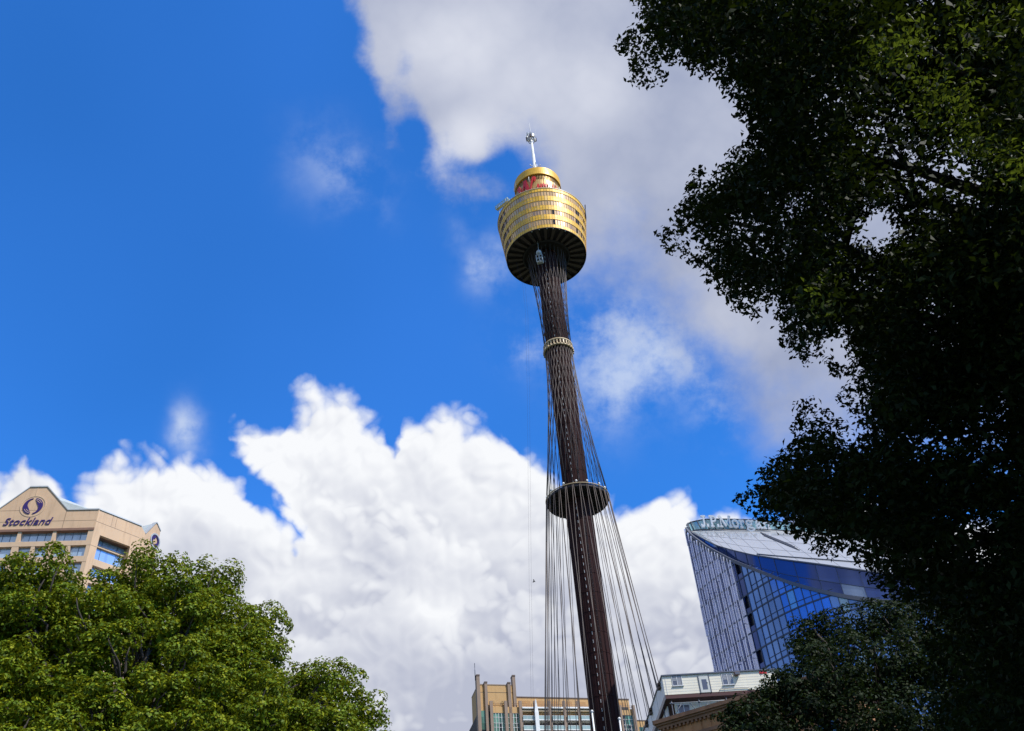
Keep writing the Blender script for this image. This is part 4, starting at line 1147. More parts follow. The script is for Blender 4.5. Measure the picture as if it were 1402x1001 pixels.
# ------------------------------------------------------------------ site sheds on scaffolding
def build_site_shed():
    P = hz(906.3, 926.5, 105); A = vpdir((906, 926), (1052, 917.5)); f = Frame(P, A)
    T = thing('site_shed', 'cream site shed with sliding windows and a door raised on scaffolding beside the glass tower', 'shed', (P[0], P[1], 0))
    CR = pmat('cream_cladding', (.76, .71, .58), .6, noise=.06, nscale=.5, stain=.15)
    SIDE = pmat('white_cladding', (.72, .71, .69), .6, noise=.07, nscale=.4, stain=.25)
    GLS = glassmat('shed_glass', (.09, .10, .13), .12, .2, vary=.3)
    RUST = pmat('red_brown_beam', (.07, .022, .022), .7, noise=.2)
    AL = pmat('aluminium_frame', (.50, .50, .50), .45, .4)
    u, z = f.u, f.z
    zt, zb = z(908, 926.3), z(913, 951.5)
    X1 = u(1062, 925); LEN = 62.
    b = MB(); b.box(f, .0, X1, 0, .12, zb, zt); wl = part(b, 'wall', CR, T)
    b = MB(); h = (zt - zb)
    for k in range(1, 7): zz = zb + h * k / 7; b.box(f, .02, X1 - .02, -.008, 0, zz - .012, zz + .012)
    for xx in (X1 * .02, X1 * .52, X1 * .98): b.box(f, xx, xx + .06, -.02, 0, zb, zt)
    part(b, 'cladding_joint', AL, T, wl)
    b = MB(); b.box(f, -.12, X1 + .1, -.15, 9, zt + .003, zt + .14); part(b, 'roof', GRY_D, T)
    # side row running away along the street
    b = MB(); b.box(f, .0, .12, .125, LEN, zb, zt - .0); sd = part(b, 'side_wall', SIDE, T)
    b = MB()
    for k in range(1, 12): yy = k * LEN / 12; b.box(f, -.03, 0, yy - .04, yy + .04, zb, zt)
    part(b, 'cladding_joint', AL, T, sd)
    b = MB(); b.box(f, -.15, 6, 9.05, LEN, zt + .003, zt + .12); part(b, 'roof', GRY_D, T)
    for yy in (1.4, 9.0, 13.0, 21.5, 30., 42.):                      # boxes on the side wall's top edge
        b = MB(); b.box(f, -.34, -.02, yy, yy + .8, zt - .72, zt - .55); b.box(f, -.34, -.02, yy, yy + .8, zt - .34, zt - .1); b.box(f, -.1, -.004, yy + .3, yy + .5, zt - .549, zt - .341); part(b, 'floodlight', pm_cap, T)
    # deck and bearers
    b = MB(); b.box(f, .02, X1, .02, 8, zb - .42, zb - .004); part(b, 'bearer', RUST, T)
    b = MB(); b.box(f, -.06, .0, .0, LEN, zb - .5, zb - .0); part(b, 'edge_beam', GRY_D, T)
    # sliding windows, door, air conditioner, sign, pipe
    def slider(x0, x1, z0, z1, sill=True):
        g = MB(); g.box(f, x0, x1, -.02, -.004, z0, z1); o = part(g, 'window', GLS, T)
        g = MB(); t_ = .07
        for a, c in ((x0 - t_, x0), (x1, x1 + t_), ((x0 + x1) / 2 - .04, (x0 + x1) / 2 + .04)): g.box(f, a, c, -.06, -.001, z0, z1)
        g.box(f, x0 - t_, x1 + t_, -.062, -.001, z1, z1 + t_); g.box(f, x0 - t_, x1 + t_, -.062, -.001, z0 - t_, z0)
        zz = z0 + .12
        part(g, 'window_frame', AL, T, o)
        g = MB()
        for half in (0, 1):
            xa = x0 + (x1 - x0) * half / 2 + .06; xb_ = xa + (x1 - x0) / 2 - .12; zz = z1 - .05
            while zz > z0 + ((z1 - z0) * (.5 if half == 0 else .05)): g.box(f, xa, xb_, -.032, -.022, zz - .03, zz); zz -= .07
        part(g, 'blind', AL, T, o)
        g = MB(); g.box(f, x0 - .15, x1 + .15, -.14, -.001, z0 - t_ - .07, z0 - t_ - .002); part(g, 'sill', AL, T, o)
    slider(u(920, 929), u(932.5, 929), z(926, 938.5), z(926, 925.2))
    slider(u(988.5, 927), u(1002, 927), z(996, 937), z(996, 923.4))
    x0, x1 = u(955, 922), u(968.5, 922); b = MB(); b.box(f, x0, x1, -.04, -.003, zb + .02, zt - .25); dr = part(b, 'door', pmat('grey_door', (.52, .53, .50), .5, noise=.05), T)
    b = MB(); xm = (x0 + x1) / 2; b.box(f, xm - .28, xm + .28, -.055, -.042, zb + .35, zt - .6); part(b, 'door_pane', GLS, T, dr)
    b = MB()
    for a, c in ((x0 - .08, x0 - .002), (x1 + .002, x1 + .08)): b.box(f, a, c, -.08, -.001, zb + .01, zt - .1)
    part(b, 'door_frame', GRY_D, T, dr)
    b = MB(); b.box(f, xm + .3, xm + .4, -.12, -.058, zb + 1.1, zb + 1.2); part(b, 'handle', WHITE, T, dr)
    b = MB(); x0 = u(1005, 924); b.box(f, x0, x0 + .55, -.5, -.03, z(1006, 926), z(1006, 922)); ac = part(b, 'air_conditioner', RUST_L, T)
    b = MB(); b.box(f, x0 + .04, x0 + .51, -.515, -.503, z(1006, 925.6), z(1006, 922.6)); part(b, 'grille', GRY_D, T, ac)
    b = MB(); b.tube([f.w(x0 + .1, -.03, z(1006, 934)), f.w(x0 + .45, -.45, z(1006, 926))], .03, 4); part(b, 'bracket', AL, T, ac)
    b = MB(); b.box(f, u(1039.5, 921), u(1049.5, 921), -.05, -.01, z(1044, 922.6), z(1044, 919.2)); part(b, 'red_sign', RED, T)
    b = MB(); zz = z(1000, 942.6); xa, xb_ = u(986, 942), u(1024, 942)
    b.tube([f.w(xa - .2, -.05, zz - .25), f.w(xa, -.1, zz), f.w(xb_, -.1, zz), f.w(xb_ + .5, -.1, zz - .3)], .035, 5); part(b, 'conduit', AL, T)
    # scaffold bay beneath
    b = MB(); z2 = zb - .55
    b.tube([f.w(.4, .2, z2 - .35), f.w(X1, .2, z2 - .35)], .06, 5); part(b, 'ledger', AL, T)
    for xx in np.arange(.6, X1, 3.05):
        b = MB(); b.tube([f.w(xx, .2, z2), f.w(xx, .2, 2)], .055, 6); b.tube([f.w(xx, .2, z2 - 1.9), f.w(xx + 1.1, .2, z2 - .4)], .04, 5); b.lathe(f.w(xx, .2, 0), [(0, z2 - .5), (.12, z2 - .45), (.12, z2 - .25), (0, z2 - .2)], 8)
        b.tube([f.w(xx + 2.0, .2, z2 - .4), f.w(xx + 3.0, .2, z2 - 1.9)], .04, 5)
        part(b, 'scaffold_post', GRY_D, T)
    # the storey below, set back
    b = MB(); b.box(f, 1.0, X1, .75, .95, 0, z2 - .2); part(b, 'lower_wall', CR, T)
    b = MB(); b.box(f, .35, .5, 2.0, LEN, 0, zb - .52); part(b, 'lower_side_wall', SIDE, T)
    x0 = u(929.5, 975, .75); x1 = u(944.5, 975, .75); za, zc_ = z(938, 981, .75), z(935, 966, .75)
    g = MB(); g.box(f, x0, x1, .71, .746, za, zc_); o = part(g, 'window', GLS, T)
    g = MB()
    for a in (x0 - .06, (x0 + x1) / 2 - .04, x1): g.box(f, a, a + .08, .65, .747, za, zc_)
    g.box(f, x0 - .06, x1 + .08, .64, .747, zc_ + .002, zc_ + .08); part(g, 'window_frame', AL, T, o)
    for yy in np.arange(2.5, LEN, 5.):
        b = MB(); b.tube([f.w(.1, yy, zb - .5), f.w(.1, yy, 2)], .06, 6); part(b, 'scaffold_post', GRY_D, T)
    for yy in np.arange(4, LEN, 7.):
        b = MB(); b.box(f, .28, .345, yy, yy + 1.6, zb - 2.4, zb - 1.2); part(b, 'window', GLS, T)
    return f, zb
RUST_L = pmat('brown_unit', (.16, .09, .08), .6, noise=.1)
SHED = build_site_shed()

# ------------------------------------------------------------------ red-brown stone building in front of it
def build_stone_corner():
    P = hz(908, 988, 74); A = vpdir((905, 988.5), (980, 966.5)); f = Frame(P, A)
    T = thing('sandstone_building', 'red brown sandstone building with heavy cornice below the cream shed', 'building', (P[0], P[1], 0))
    SS = pmat('red_sandstone', (.40, .19, .08), .85, noise=.28, nscale=.7, bump=.5, bscale=4, stain=.6)
    SD = pmat('dark_sandstone', (.24, .125, .07), .85, noise=.3, nscale=.6, bump=.5, bscale=4, stain=.6)
    GLS = glassmat('old_glass', (.03, .035, .04), .1, .1)
    zt = f.z(905, 988.5); L = 15.; g = Frame(f.w(0, 0, 0), A - 82)
    def course(name, d, z0, z1, m, parent=None):
        b = MB(); b.box(f, -d, L, -d, 1., z0, z1); b.box(g, 1.0 + d * 0, 18, -.0 - d, .6, z0, z1) if False else None
        return part(b, name, m, T, parent)
    b = MB(); b.box(f, 0, L, 0, 16, 0, zt - 1.9); part(b, 'wall', SS, T)
    course('cornice', .62, zt - .28, zt, SD); course('cornice', .48, zt - .42, zt - .283, SD); course('cornice', .34, zt - .62, zt - .423, SD)
    course('frieze', .10, zt - 1.45, zt - .623, SS); course('architrave', .22, zt - 1.7, zt - 1.453, SD); course('architrave', .12, zt - 1.9, zt - 1.703, SS)
    b = MB(); xx = .1; random.seed(2)
    while xx < L - 1: w_ = .62; b.box(f, xx, xx + w_, -.14, -.101, zt - 1.42, zt - .65); xx += .78
    part(b, 'frieze_block', SS, T)
    b = MB(); xx = .0
    while xx < L: b.box(f, xx, xx + .16, -.33, -.105, zt - .8, zt - .625); xx += .34
    part(b, 'dentil', SD, T)
    b = MB(); b.box(f, .2, L, .2, 16, zt + .003, zt + .1); part(b, 'roof', GRY_D, T)
    k = 0
    for xx in np.arange(1.6, L - 2, 3.3):
        for fl in range(4):
            z1 = zt - 3.0 - fl * 4.6; b = MB(); b.box(f, xx, xx + 1.5, -.03, -.004, z1 - 2.5, z1); o = part(b, 'window', GLS, T)
            b = MB(); b.box(f, xx - .2, xx + 1.7, -.18, -.001, z1 + .002, z1 + .35); b.box(f, xx - .2, xx + 1.7, -.2, -.001, z1 - 2.7, z1 - 2.502); part(b, 'window_surround', SD, T, o)
            b = MB(); b.box(f, xx + .72, xx + .78, -.06, -.031, z1 - 2.5, z1); b.box(f, xx, xx + .719, -.06, -.031, z1 - 1.3, z1 - 1.22); b.box(f, xx + .781, xx + 1.5, -.06, -.031, z1 - 1.3, z1 - 1.22); part(b, 'glazing_bar', WHITE, T, o)
build_stone_corner()

# ------------------------------------------------------------------ white masts in front of the shaft, bird
def build_small():
    for (px, py, D, lab) in ((810.7, 976, 150, 'tall white flagpole standing in front of the left side of the dark shaft'), (848.3, 986, 150, 'shorter white flagpole standing in front of the right side of the dark shaft')):
        p = hz(px, py, D); T = thing('flagpole', lab, 'flagpole', (p[0], p[1], 0), 'white flagpoles before the tower shaft')
        b = MB(); b.tube([(p[0], p[1], 0), (p[0], p[1], p[2] * .6), p], [.2, .17, .13], 8); part(b, 'pole', WHITE, T)
        b = MB(); b.lathe(p, [(0, p[2] - .02), (.2, p[2] + .08), (.24, p[2] + .25), (.15, p[2] + .42), (0, p[2] + .48)], 10); part(b, 'finial', WHITE, T)
    p = hz(731, 796.5, 120)
    b = MB()
    x = np.array([1., .1, .1]); x /= np.linalg.norm(x); yv = np.array([-.1, 1, 0.])
    b.tube([p - x * .22, p - x * .1, p + x * .05, p + x * .17, p + x * .23], [.015, .05, .06, .04, .01], 8)
    for s in (1, -1):
        w0, w1, w2 = p + x * .1, p - x * .07, p + yv * s * .5 + np.array([0, 0, .12]) - x * .1
        mid = p + yv * s * .25 + np.array([0, 0, .1])
        for o_ in (0,): b.hexa([w1 + yv * s * .03, w0 + yv * s * .03, mid + x * .06, mid - x * .09, w1 + yv * s * .03 + [0, 0, .015], w0 + yv * s * .03 + [0, 0, .015], mid + x * .06 + [0, 0, .015], mid - x * .09 + [0, 0, .015]]); b.hexa([mid - x * .09, mid + x * .06, w2 + x * .02, w2 - x * .03, mid - x * .09 + [0, 0, .012], mid + x * .06 + [0, 0, .012], w2 + x * .02 + [0, 0, .012], w2 - x * .03 + [0, 0, .012]])
    o = b.build('bird', pmat('dark_feathers', (.05, .05, .055), .8)); tag(o, 'small dark bird flying against the cloud left of the cables', 'bird')
build_small()

# ------------------------------------------------------------------ trees
def unit(v): return v / (np.linalg.norm(v, axis=-1, keepdims=True) + 1e-9)

def leaf_object(name, C, N, size, mat, parent, rng, wide=.5, kind=None):
    """one mesh of many small folded leaves: centres C, facing N, lengths size"""
    n = len(C); a = unit(np.cross(N, rng.normal(size=(n, 3)))); b = np.cross(N, a)
    s = size[:, None]; fold = N * s * .10
    V = np.stack([C - a * s * .5, C + b * s * wide * .5 - a * s * .02 + fold, C + a * s * .5 - N * s * .08, C - b * s * wide * .5 - a * s * .02 + fold], 1).reshape(-1, 3)
    V = V - np.array(parent.location if parent is not None else (0, 0, 0))
    me = bpy.data.meshes.new(name)
    me.vertices.add(4 * n); me.vertices.foreach_set('co', V.astype(np.float32).ravel())
    me.loops.add(4 * n); me.loops.foreach_set('vertex_index', np.arange(4 * n, dtype=np.int32))
    me.polygons.add(n); me.polygons.foreach_set('loop_start', np.arange(0, 4 * n, 4, dtype=np.int32))
    me.polygons.foreach_set('loop_total', np.full(n, 4, dtype=np.int32))
    me.materials.append(mat); me.update(calc_edges=True); me.validate()
    o = bpy.data.objects.new(name, me); COL.objects.link(o); o.parent = parent
    if kind: o['kind'] = kind
    return o

def ball(n, rng): return unit(rng.normal(size=(n, 3)))

def limb_path(p, q, rng, sag=.0, n=5, wob=.06):
    p, q = np.asarray(p, float), np.asarray(q, float); L = np.linalg.norm(q - p); pts = []
    for t in np.linspace(0, 1, n + 1):
        pts.append(p + (q - p) * t + np.array([0, 0, L * .10 * math.sin(t * math.pi)]) + (rng.normal(size=3) * L * wob * math.sin(t * math.pi)))
    return pts

def lobed_tree(name, label, base, D0, lobes, leaf, per, mat, bark, rng, wide=.55, trunk_r=.5, group=None, dens=30):
    """a tree whose crown is a set of lobes; each lobe is covered with leafy sprays. lobes: (px, py, r px, distance)"""
    T = thing(name, label, 'tree', base, group)
    Cs, Ns, Ss = [], [], []
    cents = []
    for (px, py, r, D) in lobes:
        c = hz(px, py, D); R = r / F * np.linalg.norm(c - EYE); cents.append((c, R))
        ns = int(dens * (r / 45) ** 1.7) + 8
        d = ball(ns, rng); d[:, 2] = np.abs(d[:, 2]) * .9 - .28 * (rng.random(ns) < .45); d = unit(d)
        sub = c + d * (R * (.55 + .42 * rng.random((ns, 1))) * np.array([1, 1, .95]))
        rs = R * (.19 + .19 * rng.random(ns)) * (45 / r) ** .4
        for sc, rr, dd in zip(sub, rs, d):
            m = int(per * 1.9 * (rr / .6) ** 1.9 * (.7 + .6 * rng.random())) + 12
            e = unit(ball(m, rng) + dd * .5 + np.array([0, 0, .35]))
            rad = rr * (.62 + .42 * rng.random((m, 1)) ** .5)
            Cs.append(sc + e * rad * np.array([1.1, 1.1, .8])); Ns.append(unit(e * .9 + np.array([0, 0, .45]) + rng.normal(size=(m, 3)) * .34))
            Ss.append(leaf * (.65 + .6 * rng.random(m)))
        m = int(per * 16 * (R / 1.6) ** 2)                  # sparser leaves inside
        e = ball(m, rng); Cs.append(c + e * R * (.64 * rng.random((m, 1)) ** .45)); Ns.append(unit(rng.normal(size=(m, 3)) + np.array([0, 0, .5]))); Ss.append(leaf * (1.1 + .6 * rng.random(m)))
    C, N, Sz = np.concatenate(Cs), np.concatenate(Ns), np.concatenate(Ss)
    leaf_object('crown', C, N, Sz, mat, T, rng, wide)
    b = MB(); base = np.asarray(base, float)
    ctr = np.mean([c for c, _ in cents], 0); fork = base * .8 + ctr * .2; fork[2] = max(2.5, ctr[2] * .42)
    b.tube([base - [0, 0, .1], base + [0, 0, .5], base * .6 + fork * .4, fork], [trunk_r * 1.5, trunk_r * 1.1, trunk_r, trunk_r * .9], 12)
    part(b, 'trunk', bark, T)
    for c, R in cents:
        b = MB(); pts = limb_path(fork, c, rng); b.tube(pts, list(np.linspace(trunk_r * .28, .03, len(pts))), 7)
        for _ in range(4):
            e = ball(1, rng)[0]; b.tube(limb_path(pts[-2], c + e * R * .7, rng, n=3), [.06, .045, .03, .015], 5)
        part(b, 'limb', bark, T)
    return T

def inside(poly, x, y):
    """even-odd test of many points against a polygon"""
    r = np.zeros(x.shape, bool); n = len(poly)
    for i in range(n):
        (x0, y0), (x1, y1) = poly[i], poly[(i + 1) % n]
        if y0 == y1: continue
        r ^= ((y0 > y) != (y1 > y)) & (x < (x1 - x0) * (y - y0) / (y1 - y0) + x0)
    return r

BARK = pmat('grey_bark', (.04, .032, .026), .9, noise=.35, nscale=2., bump=.8, bscale=10)
def build_left_tree():
    rng = np.random.default_rng(7)
    M = leafmat('sunny_leaves', (.095, .150, .008), (.26, .28, .012), .55, .16, .18, .40, tint=(.30, .31, .010))
    L = [(58, 790, 40, 33), (14, 812, 36, 34), (36, 838, 34, 32.4), (100, 832, 34, 32.6), (150, 818, 36, 34), (203, 788, 40, 34), (170, 842, 32, 32.6), (236, 812, 34, 33), (292, 808, 38, 35), (262, 846, 30, 32.6), (352, 862, 38, 35),
         (372, 900, 28, 34), (330, 900, 34, 33), (455, 952, 44, 33.5), (494, 985, 34, 34), (418, 938, 28, 34), (440, 1000, 44, 32), (505, 1030, 34, 34)]
    poly = [(-90, 830), (10, 830), (60, 800), (110, 830), (150, 822), (200, 800), (250, 815), (295, 820), (325, 850), (360, 880), (385, 930), (430, 960), (470, 975), (500, 1010), (510, 1080), (-90, 1080)]
    tries = 0
    while tries < 6000:                                    # rounded clumps over the face of the crown, kept apart
        tries += 1; x, y = rng.uniform(-90, 510), rng.uniform(800, 1080)
        if not inside(poly, np.array([x]), np.array([y]))[0]: continue
        r = rng.uniform(26, 38)
        D = 33.2 - 4.2 * (y - 800) / 240 + 1.8 * abs(x - 190) / 300 + rng.uniform(-.5, .5)
        if all(math.hypot(x - a, y - c_) > (r + rr) * .72 for a, c_, rr, _ in L): L.append((x, y, r, D))
    tries = 0; back = []
    while tries < 4000:                                    # a second layer behind closes the gaps
        tries += 1; x, y = rng.uniform(-90, 500), rng.uniform(825, 1080)
        if not inside(poly, np.array([x]), np.array([y - 12]))[0] or not inside(poly, np.array([x + 18]), np.array([y - 6]))[0]: continue
        r = rng.uniform(30, 40)
        if all(math.hypot(x - a, y - c_) > 40 for a, c_, rr, _ in back): back.append((x, y, r, 34.6 - 3. * (y - 800) / 240))
    L += back
    L += [(100, 860, 60, 37), (200, 860, 60, 37), (290, 880, 55, 37.5), (400, 985, 55, 37), (60, 980, 80, 37), (250, 1000, 90, 37), (-20, 900, 70, 37), (340, 960, 60, 37)]
    c = hz(190, 960, 33)
    lobed_tree('park_tree', 'big rounded tree with sunlit yellow green leaves below the tan gabled office block', (c[0], c[1], 0), 33, L, .128, 62, M, BARK, rng, .62, .55, dens=34)
build_left_tree()

def build_mid_tree():
    rng = np.random.default_rng(19)
    M = leafmat('deep_green_leaves', (.009, .021, .008), (.03, .05, .008), .60, .12, .15, .5, tint=(.028, .044, .009))
    L = [(1114, 872, 32, 26), (1106, 906, 31, 25), (1140, 890, 40, 26), (1175, 872, 42, 27), (1215, 858, 38, 27), (1250, 850, 40, 28), (1076, 948, 28, 24), (1048, 970, 26, 23.7), (1022, 980, 24, 23.5), (1000, 990, 22, 23.5), (1085, 965, 46, 24), (1140, 945, 54, 24), (1200, 930, 60, 25),
         (1260, 920, 60, 26), (1040, 1010, 44, 23), (1110, 1020, 60, 23.5), (1190, 1015, 66, 24), (1280, 1000, 70, 25), (1320, 900, 60, 27), (1360, 960, 70, 27), (1300, 850, 50, 29), (1400, 880, 70, 29), (1240, 1080, 80, 25), (1120, 1090, 70, 24), (1380, 1060, 80, 27), (1470, 960, 80, 28)]
    c = hz(1215, 960, 26)
    lobed_tree('park_tree', 'dark green leafy tree with uneven crown in front of the curved glass tower', (c[0], c[1], 0), 26, L, .105, 62, M, BARK, rng, .56, .35)
build_mid_tree()

def build_near_tree():
    rng = np.random.default_rng(23)
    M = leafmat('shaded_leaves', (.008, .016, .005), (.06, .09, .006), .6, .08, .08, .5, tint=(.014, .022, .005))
    poly = [(872, -30), (880, 30), (852, 52), (844, 64), (868, 78), (860, 108), (884, 118), (906, 96), (926, 84), (938, 74), (946, 101), (986, 104), (990, 122), (1010, 134), (1012, 160), (1030, 176), (1026, 192), (992, 215), (986, 234), (952, 233), (945, 250),
            (940, 275), (926, 290), (934, 310), (905, 320), (912, 340), (930, 346), (955, 360), (972, 366), (974, 386), (1000, 402), (1010, 422), (1040, 438), (1060, 436), (1076, 422), (1070, 468), (1100, 492), (1122, 480), (1140, 508), (1166, 514), (1180, 530), (1150, 541),
            (1162, 562), (1184, 580), (1186, 602), (1160, 590), (1140, 575), (1120, 556), (1092, 552), (1084, 575), (1096, 590), (1086, 612), (1062, 628), (1042, 642), (1040, 664), (1004, 682), (1030, 702), (1060, 716), (1100, 736), (1128, 758), (1150, 746),
            (1168, 742), (1176, 776), (1206, 800), (1226, 818), (1262, 822), (1290, 1040), (2600, 1040), (2600, -30)]
    holes = [(1205, 312, 17, 18), (1150, 470, 8, 8), (1140, 552, 18, 9), (1172, 583, 10, 13), (1150, 495, 12, 8), (975, 225, 14, 10)]
    lace = [(1270, 225, 55, 45), (1090, 270, 60, 30), (1040, 340, 50, 40), (1180, 190, 40, 60), (1300, 290, 60, 40), (1060, 400, 30, 24), (1250, 610, 60, 24), (1330, 610, 50, 40), (1300, 850, 60, 50), (1350, 720, 50, 30), (1150, 120, 40, 60), (1085, 20, 20, 30), (960, 330, 30, 30), (900, 80, 30, 30),
            (1180, 390, 40, 20), (1330, 930, 50, 40), (1240, 760, 40, 20), (1380, 640, 30, 40), (1320, 200, 40, 40), (1290, 240, 60, 30), (1230, 200, 30, 60), (1345, 260, 40, 40), (1120, 330, 40, 30), (1010, 300, 30, 30), (1375, 560, 30, 30), (1330, 740, 40, 40), (1000, 60, 30, 20), (1110, 180, 30, 40), (1170, 560, 25, 25), (1120, 640, 30, 20), (1210, 680, 30, 25), (1290, 440, 30, 40), (1180, 330, 40, 20)]
    sun_dir = SUN
    cen, rad = np.array([10.5, 10.5, 12.0]), np.array([11.5, 9.0, 8.5])
    # sprays of leaves through the crown's volume; the outline seen from the park path is kept lobed and open
    n = 90000
    P = cen + ball(n, rng) * (rng.random((n, 1)) ** (1 / 3)) * rad
    dist = np.linalg.norm(P - EYE, axis=1)
    x, y, w = proj(P)
    ok = (P[:, 2] > 4.4) & (dist > 7.0)
    infr = (w > 0) & (x > -40) & (x < 1442) & (y > -40) & (y < 1041)
    mg = (w > 0) & (x > -260) & (x < 1700) & (y > -260) & (y < 1260)
    rpx = .34 / np.maximum(dist, 1) * F                      # apparent radius of a spray
    inp = inside(poly, x, y)
    for k in range(8):                                        # keep sprays a little inside the outline
        a = k * math.pi / 4; inp &= inside(poly, x + math.cos(a) * rpx * .72, y + math.sin(a) * rpx * .72)
    dens = np.ones(n)
    for hx, hy, ra, rb in holes: dens[((x - hx) / (ra + rpx * .7)) ** 2 + ((y - hy) / (rb + rpx * .7)) ** 2 < 1] = 0
    for hx, hy, ra, rb in lace: dens *= 1 - .80 * np.exp(-((x - hx) / ra) ** 2 - ((y - hy) / rb) ** 2)
    left_ok = x > 760
    keep_in = ok & infr & inp & (rng.random(n) < dens) & left_ok
    # beyond the frame: only on the tree's own side
    keep_out = ok & ~infr & (~mg | inside(poly, x, y) | (y < -40) & (x > 900) | (x > 1442)) & (P[:, 0] > 1.5)
    A = np.where(keep_in)[0][:3000]
    # coarse fill of the outline so that no lobe is missed: sprays set along the rays of the outline itself
    m = 26000
    qx, qy = rng.uniform(840, 1440, m), rng.uniform(-35, 1040, m)
    t = rng.uniform(9.5, 15.5, m) + np.clip((1150 - qx) / 300, 0, 1) * 1.2
    rp = .34 / t * F
    qi = inside(poly, qx, qy)
    for k in range(8):
        a = k * math.pi / 4; qi &= inside(poly, qx + math.cos(a) * rp * .62, qy + math.sin(a) * rp * .62)
    dn = np.ones(m)
    for hx, hy, ra, rb in holes: dn[((qx - hx) / (ra + rp * .75)) ** 2 + ((qy - hy) / (rb + rp * .75)) ** 2 < 1] = 0
    for hx, hy, ra, rb in lace: dn *= 1 - .85 * np.exp(-((qx - hx) / ra) ** 2 - ((qy - hy) / rb) ** 2)
    qi &= rng.random(m) < dn
    qi = np.where(qi)[0][:4600]
    R3 = np.stack([ray(a, b_) for a, b_ in zip(qx[qi], qy[qi])])
    PA = EYE + R3 * t[qi][:, None]
    cens = np.concatenate([P[A], PA])
    def sprays(cens, r0, per, leaf):
        k = len(cens); m = per
        e = ball(k * m, rng); rr = r0 * (.25 + .75 * rng.random((k * m, 1)) ** .7) * np.repeat(.7 + .5 * rng.random((k, 1)), m, 0)
        C = np.repeat(cens, m, 0) + e * rr * np.array([1, 1, .75])
        N = unit(e * .5 + np.array([0, 0, .7]) + rng.normal(size=(k * m, 3)) * .55)
        return C, N, leaf * (.6 + .7 * rng.random(k * m))
    # fine edge sprigs
    ed = []
    for (x0, y0), (x1, y1) in zip(poly[:-3], poly[1:-2]):
        for _ in range(int(math.hypot(x1 - x0, y1 - y0) / 5) + 1):
            q = rng.random(); ex, ey = x0 + (x1 - x0) * q + 5 + rng.normal() * 3.5, y0 + (y1 - y0) * q + rng.normal() * 3.5
            if inside(poly, np.array([ex]), np.array([ey]))[0] or rng.random() < .2: ed.append(EYE + ray(ex, ey) * rng.uniform(11, 14.5))
    C3, N3, S3 = sprays(np.array(ed), .12, 11, .070)
    B = np.where(keep_out)[0]; rng.shuffle(B); B = B[:5200]
    for k in range(46):                                       # gaps in the canopy above, where shafts of sun come through
        q = EYE + ray(rng.uniform(1185, 1400), rng.uniform(30, 250)) * rng.uniform(9.3, 11.5)
        v_ = P[B] - q; s_ = v_ @ SUN; dd = np.linalg.norm(v_ - s_[:, None] * SUN, axis=1); B = B[~((dd < .75) & (s_ > .3))]
        v_ = cens - q; s_ = v_ @ SUN; dd = np.linalg.norm(v_ - s_[:, None] * SUN, axis=1); hid = (dd < .45) & (s_ > .5); cens = cens[~hid]
    C1, N1, S1 = sprays(cens, .32, 30, .088)
    C2, N2, S2 = sprays(P[B], .6, 13, .26)
    x2, y2, w2 = proj(C2)                                     # no stray big leaf in the open sky
    bad = (w2 > 0) & (x2 > -60) & (x2 < 1412) & (y2 > -12) & (y2 < 1010)
    C2, N2, S2 = C2[~bad], N2[~bad], S2[~bad]
    base = np.array([12.5, 9.8, 0.])
    T = thing('park_tree', 'huge near tree in deep shade whose dark leafy branches overhang the whole right side', 'tree', base)
    # leaf tufts on the near side, upper right, with sunlight put into their colour
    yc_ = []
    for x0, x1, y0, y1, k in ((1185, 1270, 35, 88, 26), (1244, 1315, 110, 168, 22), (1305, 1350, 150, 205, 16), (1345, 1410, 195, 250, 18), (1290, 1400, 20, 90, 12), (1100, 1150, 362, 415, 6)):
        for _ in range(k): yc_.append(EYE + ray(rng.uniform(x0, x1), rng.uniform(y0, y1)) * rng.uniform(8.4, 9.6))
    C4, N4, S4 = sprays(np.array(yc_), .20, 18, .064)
    leaf_object('sunlit_tone_leaves', C4, N4, S4, leafmat('sunlit_tone_leaves', (.026, .042, .006), (.085, .115, .010), .5, .15, .40, .6), T, rng, .42)['label'] = 'near leaves in a lighter yellow green standing in for sunlight'
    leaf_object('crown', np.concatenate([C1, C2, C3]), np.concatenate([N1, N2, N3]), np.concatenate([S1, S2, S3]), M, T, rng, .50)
    b = MB(); fork = np.array([12., 10.2, 5.2])
    b.tube([base - [0, 0, .1], base + [0, 0, .4], base + [-.1, .1, 2], fork], [1.1, .8, .62, .6], 14); part(b, 'trunk', BARK, T)
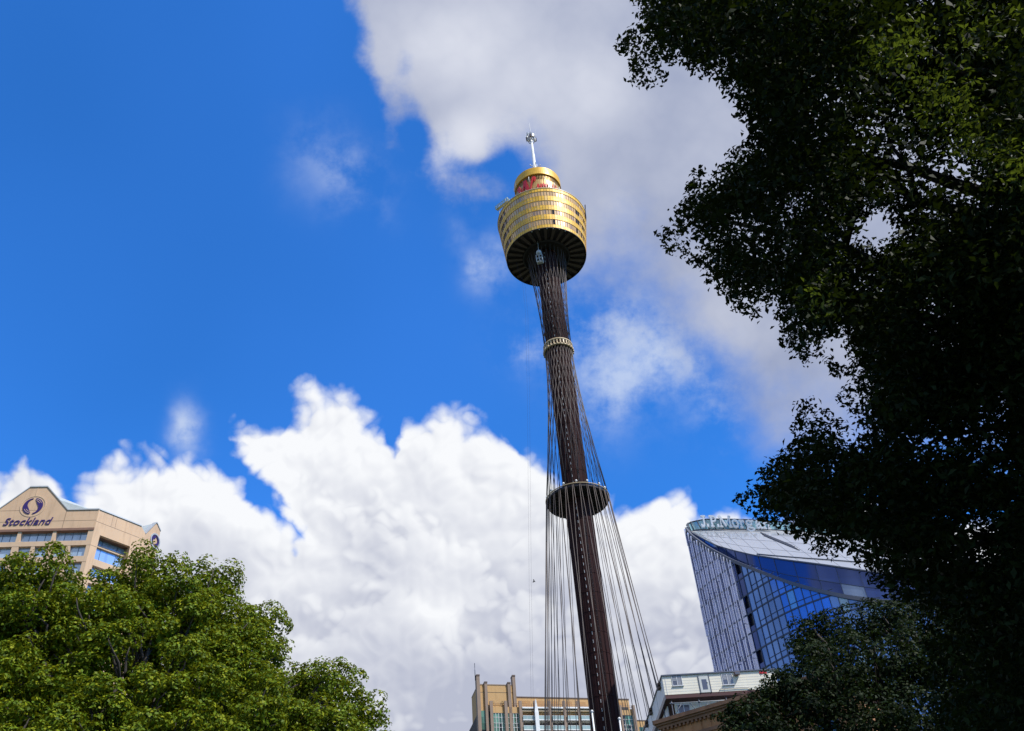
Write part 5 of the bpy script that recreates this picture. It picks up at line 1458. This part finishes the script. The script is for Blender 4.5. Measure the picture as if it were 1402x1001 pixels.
    for px, py, tt in ((900, 80, 13.5), (960, 300, 13), (1060, 400, 12.5), (1070, 690, 13), (1130, 590, 13.5), (1250, 60, 12), (1290, 330, 12), (1200, 480, 12.5), (1330, 620, 12), (1250, 760, 13), (1380, 200, 11.5), (1010, 160, 13)):
        b = MB(); end = EYE + ray(px + 18, py) * tt; pts = np.array(limb_path(fork, end, rng, n=16, wob=.015))
        lx, ly, lw = proj(pts); vis = (lw > 0) & (lx > -20) & (lx < 1420) & (ly > -20) & (ly < 1020)
        okp = ~vis | np.all([inside(poly, lx + ox, ly + oy) for ox, oy in ((-22, 0), (10, -22), (10, 22), (0, 0))], axis=0)
        cut = np.argmin(okp) if not okp.all() else len(pts)
        pts = list(pts[:max(cut, 6)]); b.tube(pts, list(np.linspace(.24, .018, len(pts))), 7)
        for k in range(5):
            i = max(1, len(pts) - 2 - 2 * k); i = min(i, len(pts) - 1); e = PA[np.argmin(np.linalg.norm(PA - (pts[i] + ball(1, rng)[0] * 1.3), axis=1))]
            b.tube(limb_path(pts[i], e, rng, n=3), [.05, .035, .022, .01], 5)
        part(b, 'limb', BARK, T)
build_near_tree()

# small terrace plants in front of the set-back storey of the apartment tower
def build_terrace_plants():
    f, u, z, zter = APT; rng = np.random.default_rng(4)
    M = leafmat('terrace_leaves', (.035, .05, .015), (.06, .09, .01), .5, .3, .2, .4)
    for px, r, h, lab in ((676.8, .75, 1.9, 'leftmost small potted shrub on the tan apartment tower terrace'), (688.6, .95, 1.7, 'middle dark potted shrub on the tan apartment tower terrace'), (696.6, 1.15, 2.0, 'broad clipped potted shrub right of the others on the apartment terrace')):
        p = f.w(u(px, 965), 1.6, zter); T = thing('potted_shrub', lab, 'plant', p, 'shrubs on the apartment terrace')
        b = MB(); b.lathe(p, [(0, p[2]), (.3, p[2]), (.42, p[2] + .6), (.36, p[2] + .6), (0, p[2] + .55)], 10); part(b, 'pot', pm_cap, T)
        b = MB(); b.tube([p + [0, 0, .5], p + [0, 0, .5 + h * .5]], .06, 5); part(b, 'stem', BARK, T)
        n = 260; e = ball(n, rng); c = p + np.array([0, 0, .6 + h * .55])
        leaf_object('foliage', c + e * (rng.random((n, 1)) ** .4) * np.array([r, r, h * .5]), unit(e + rng.normal(size=(n, 3)) * .4), .3 * (.7 + .6 * rng.random(n)), M, T, rng)
build_terrace_plants()
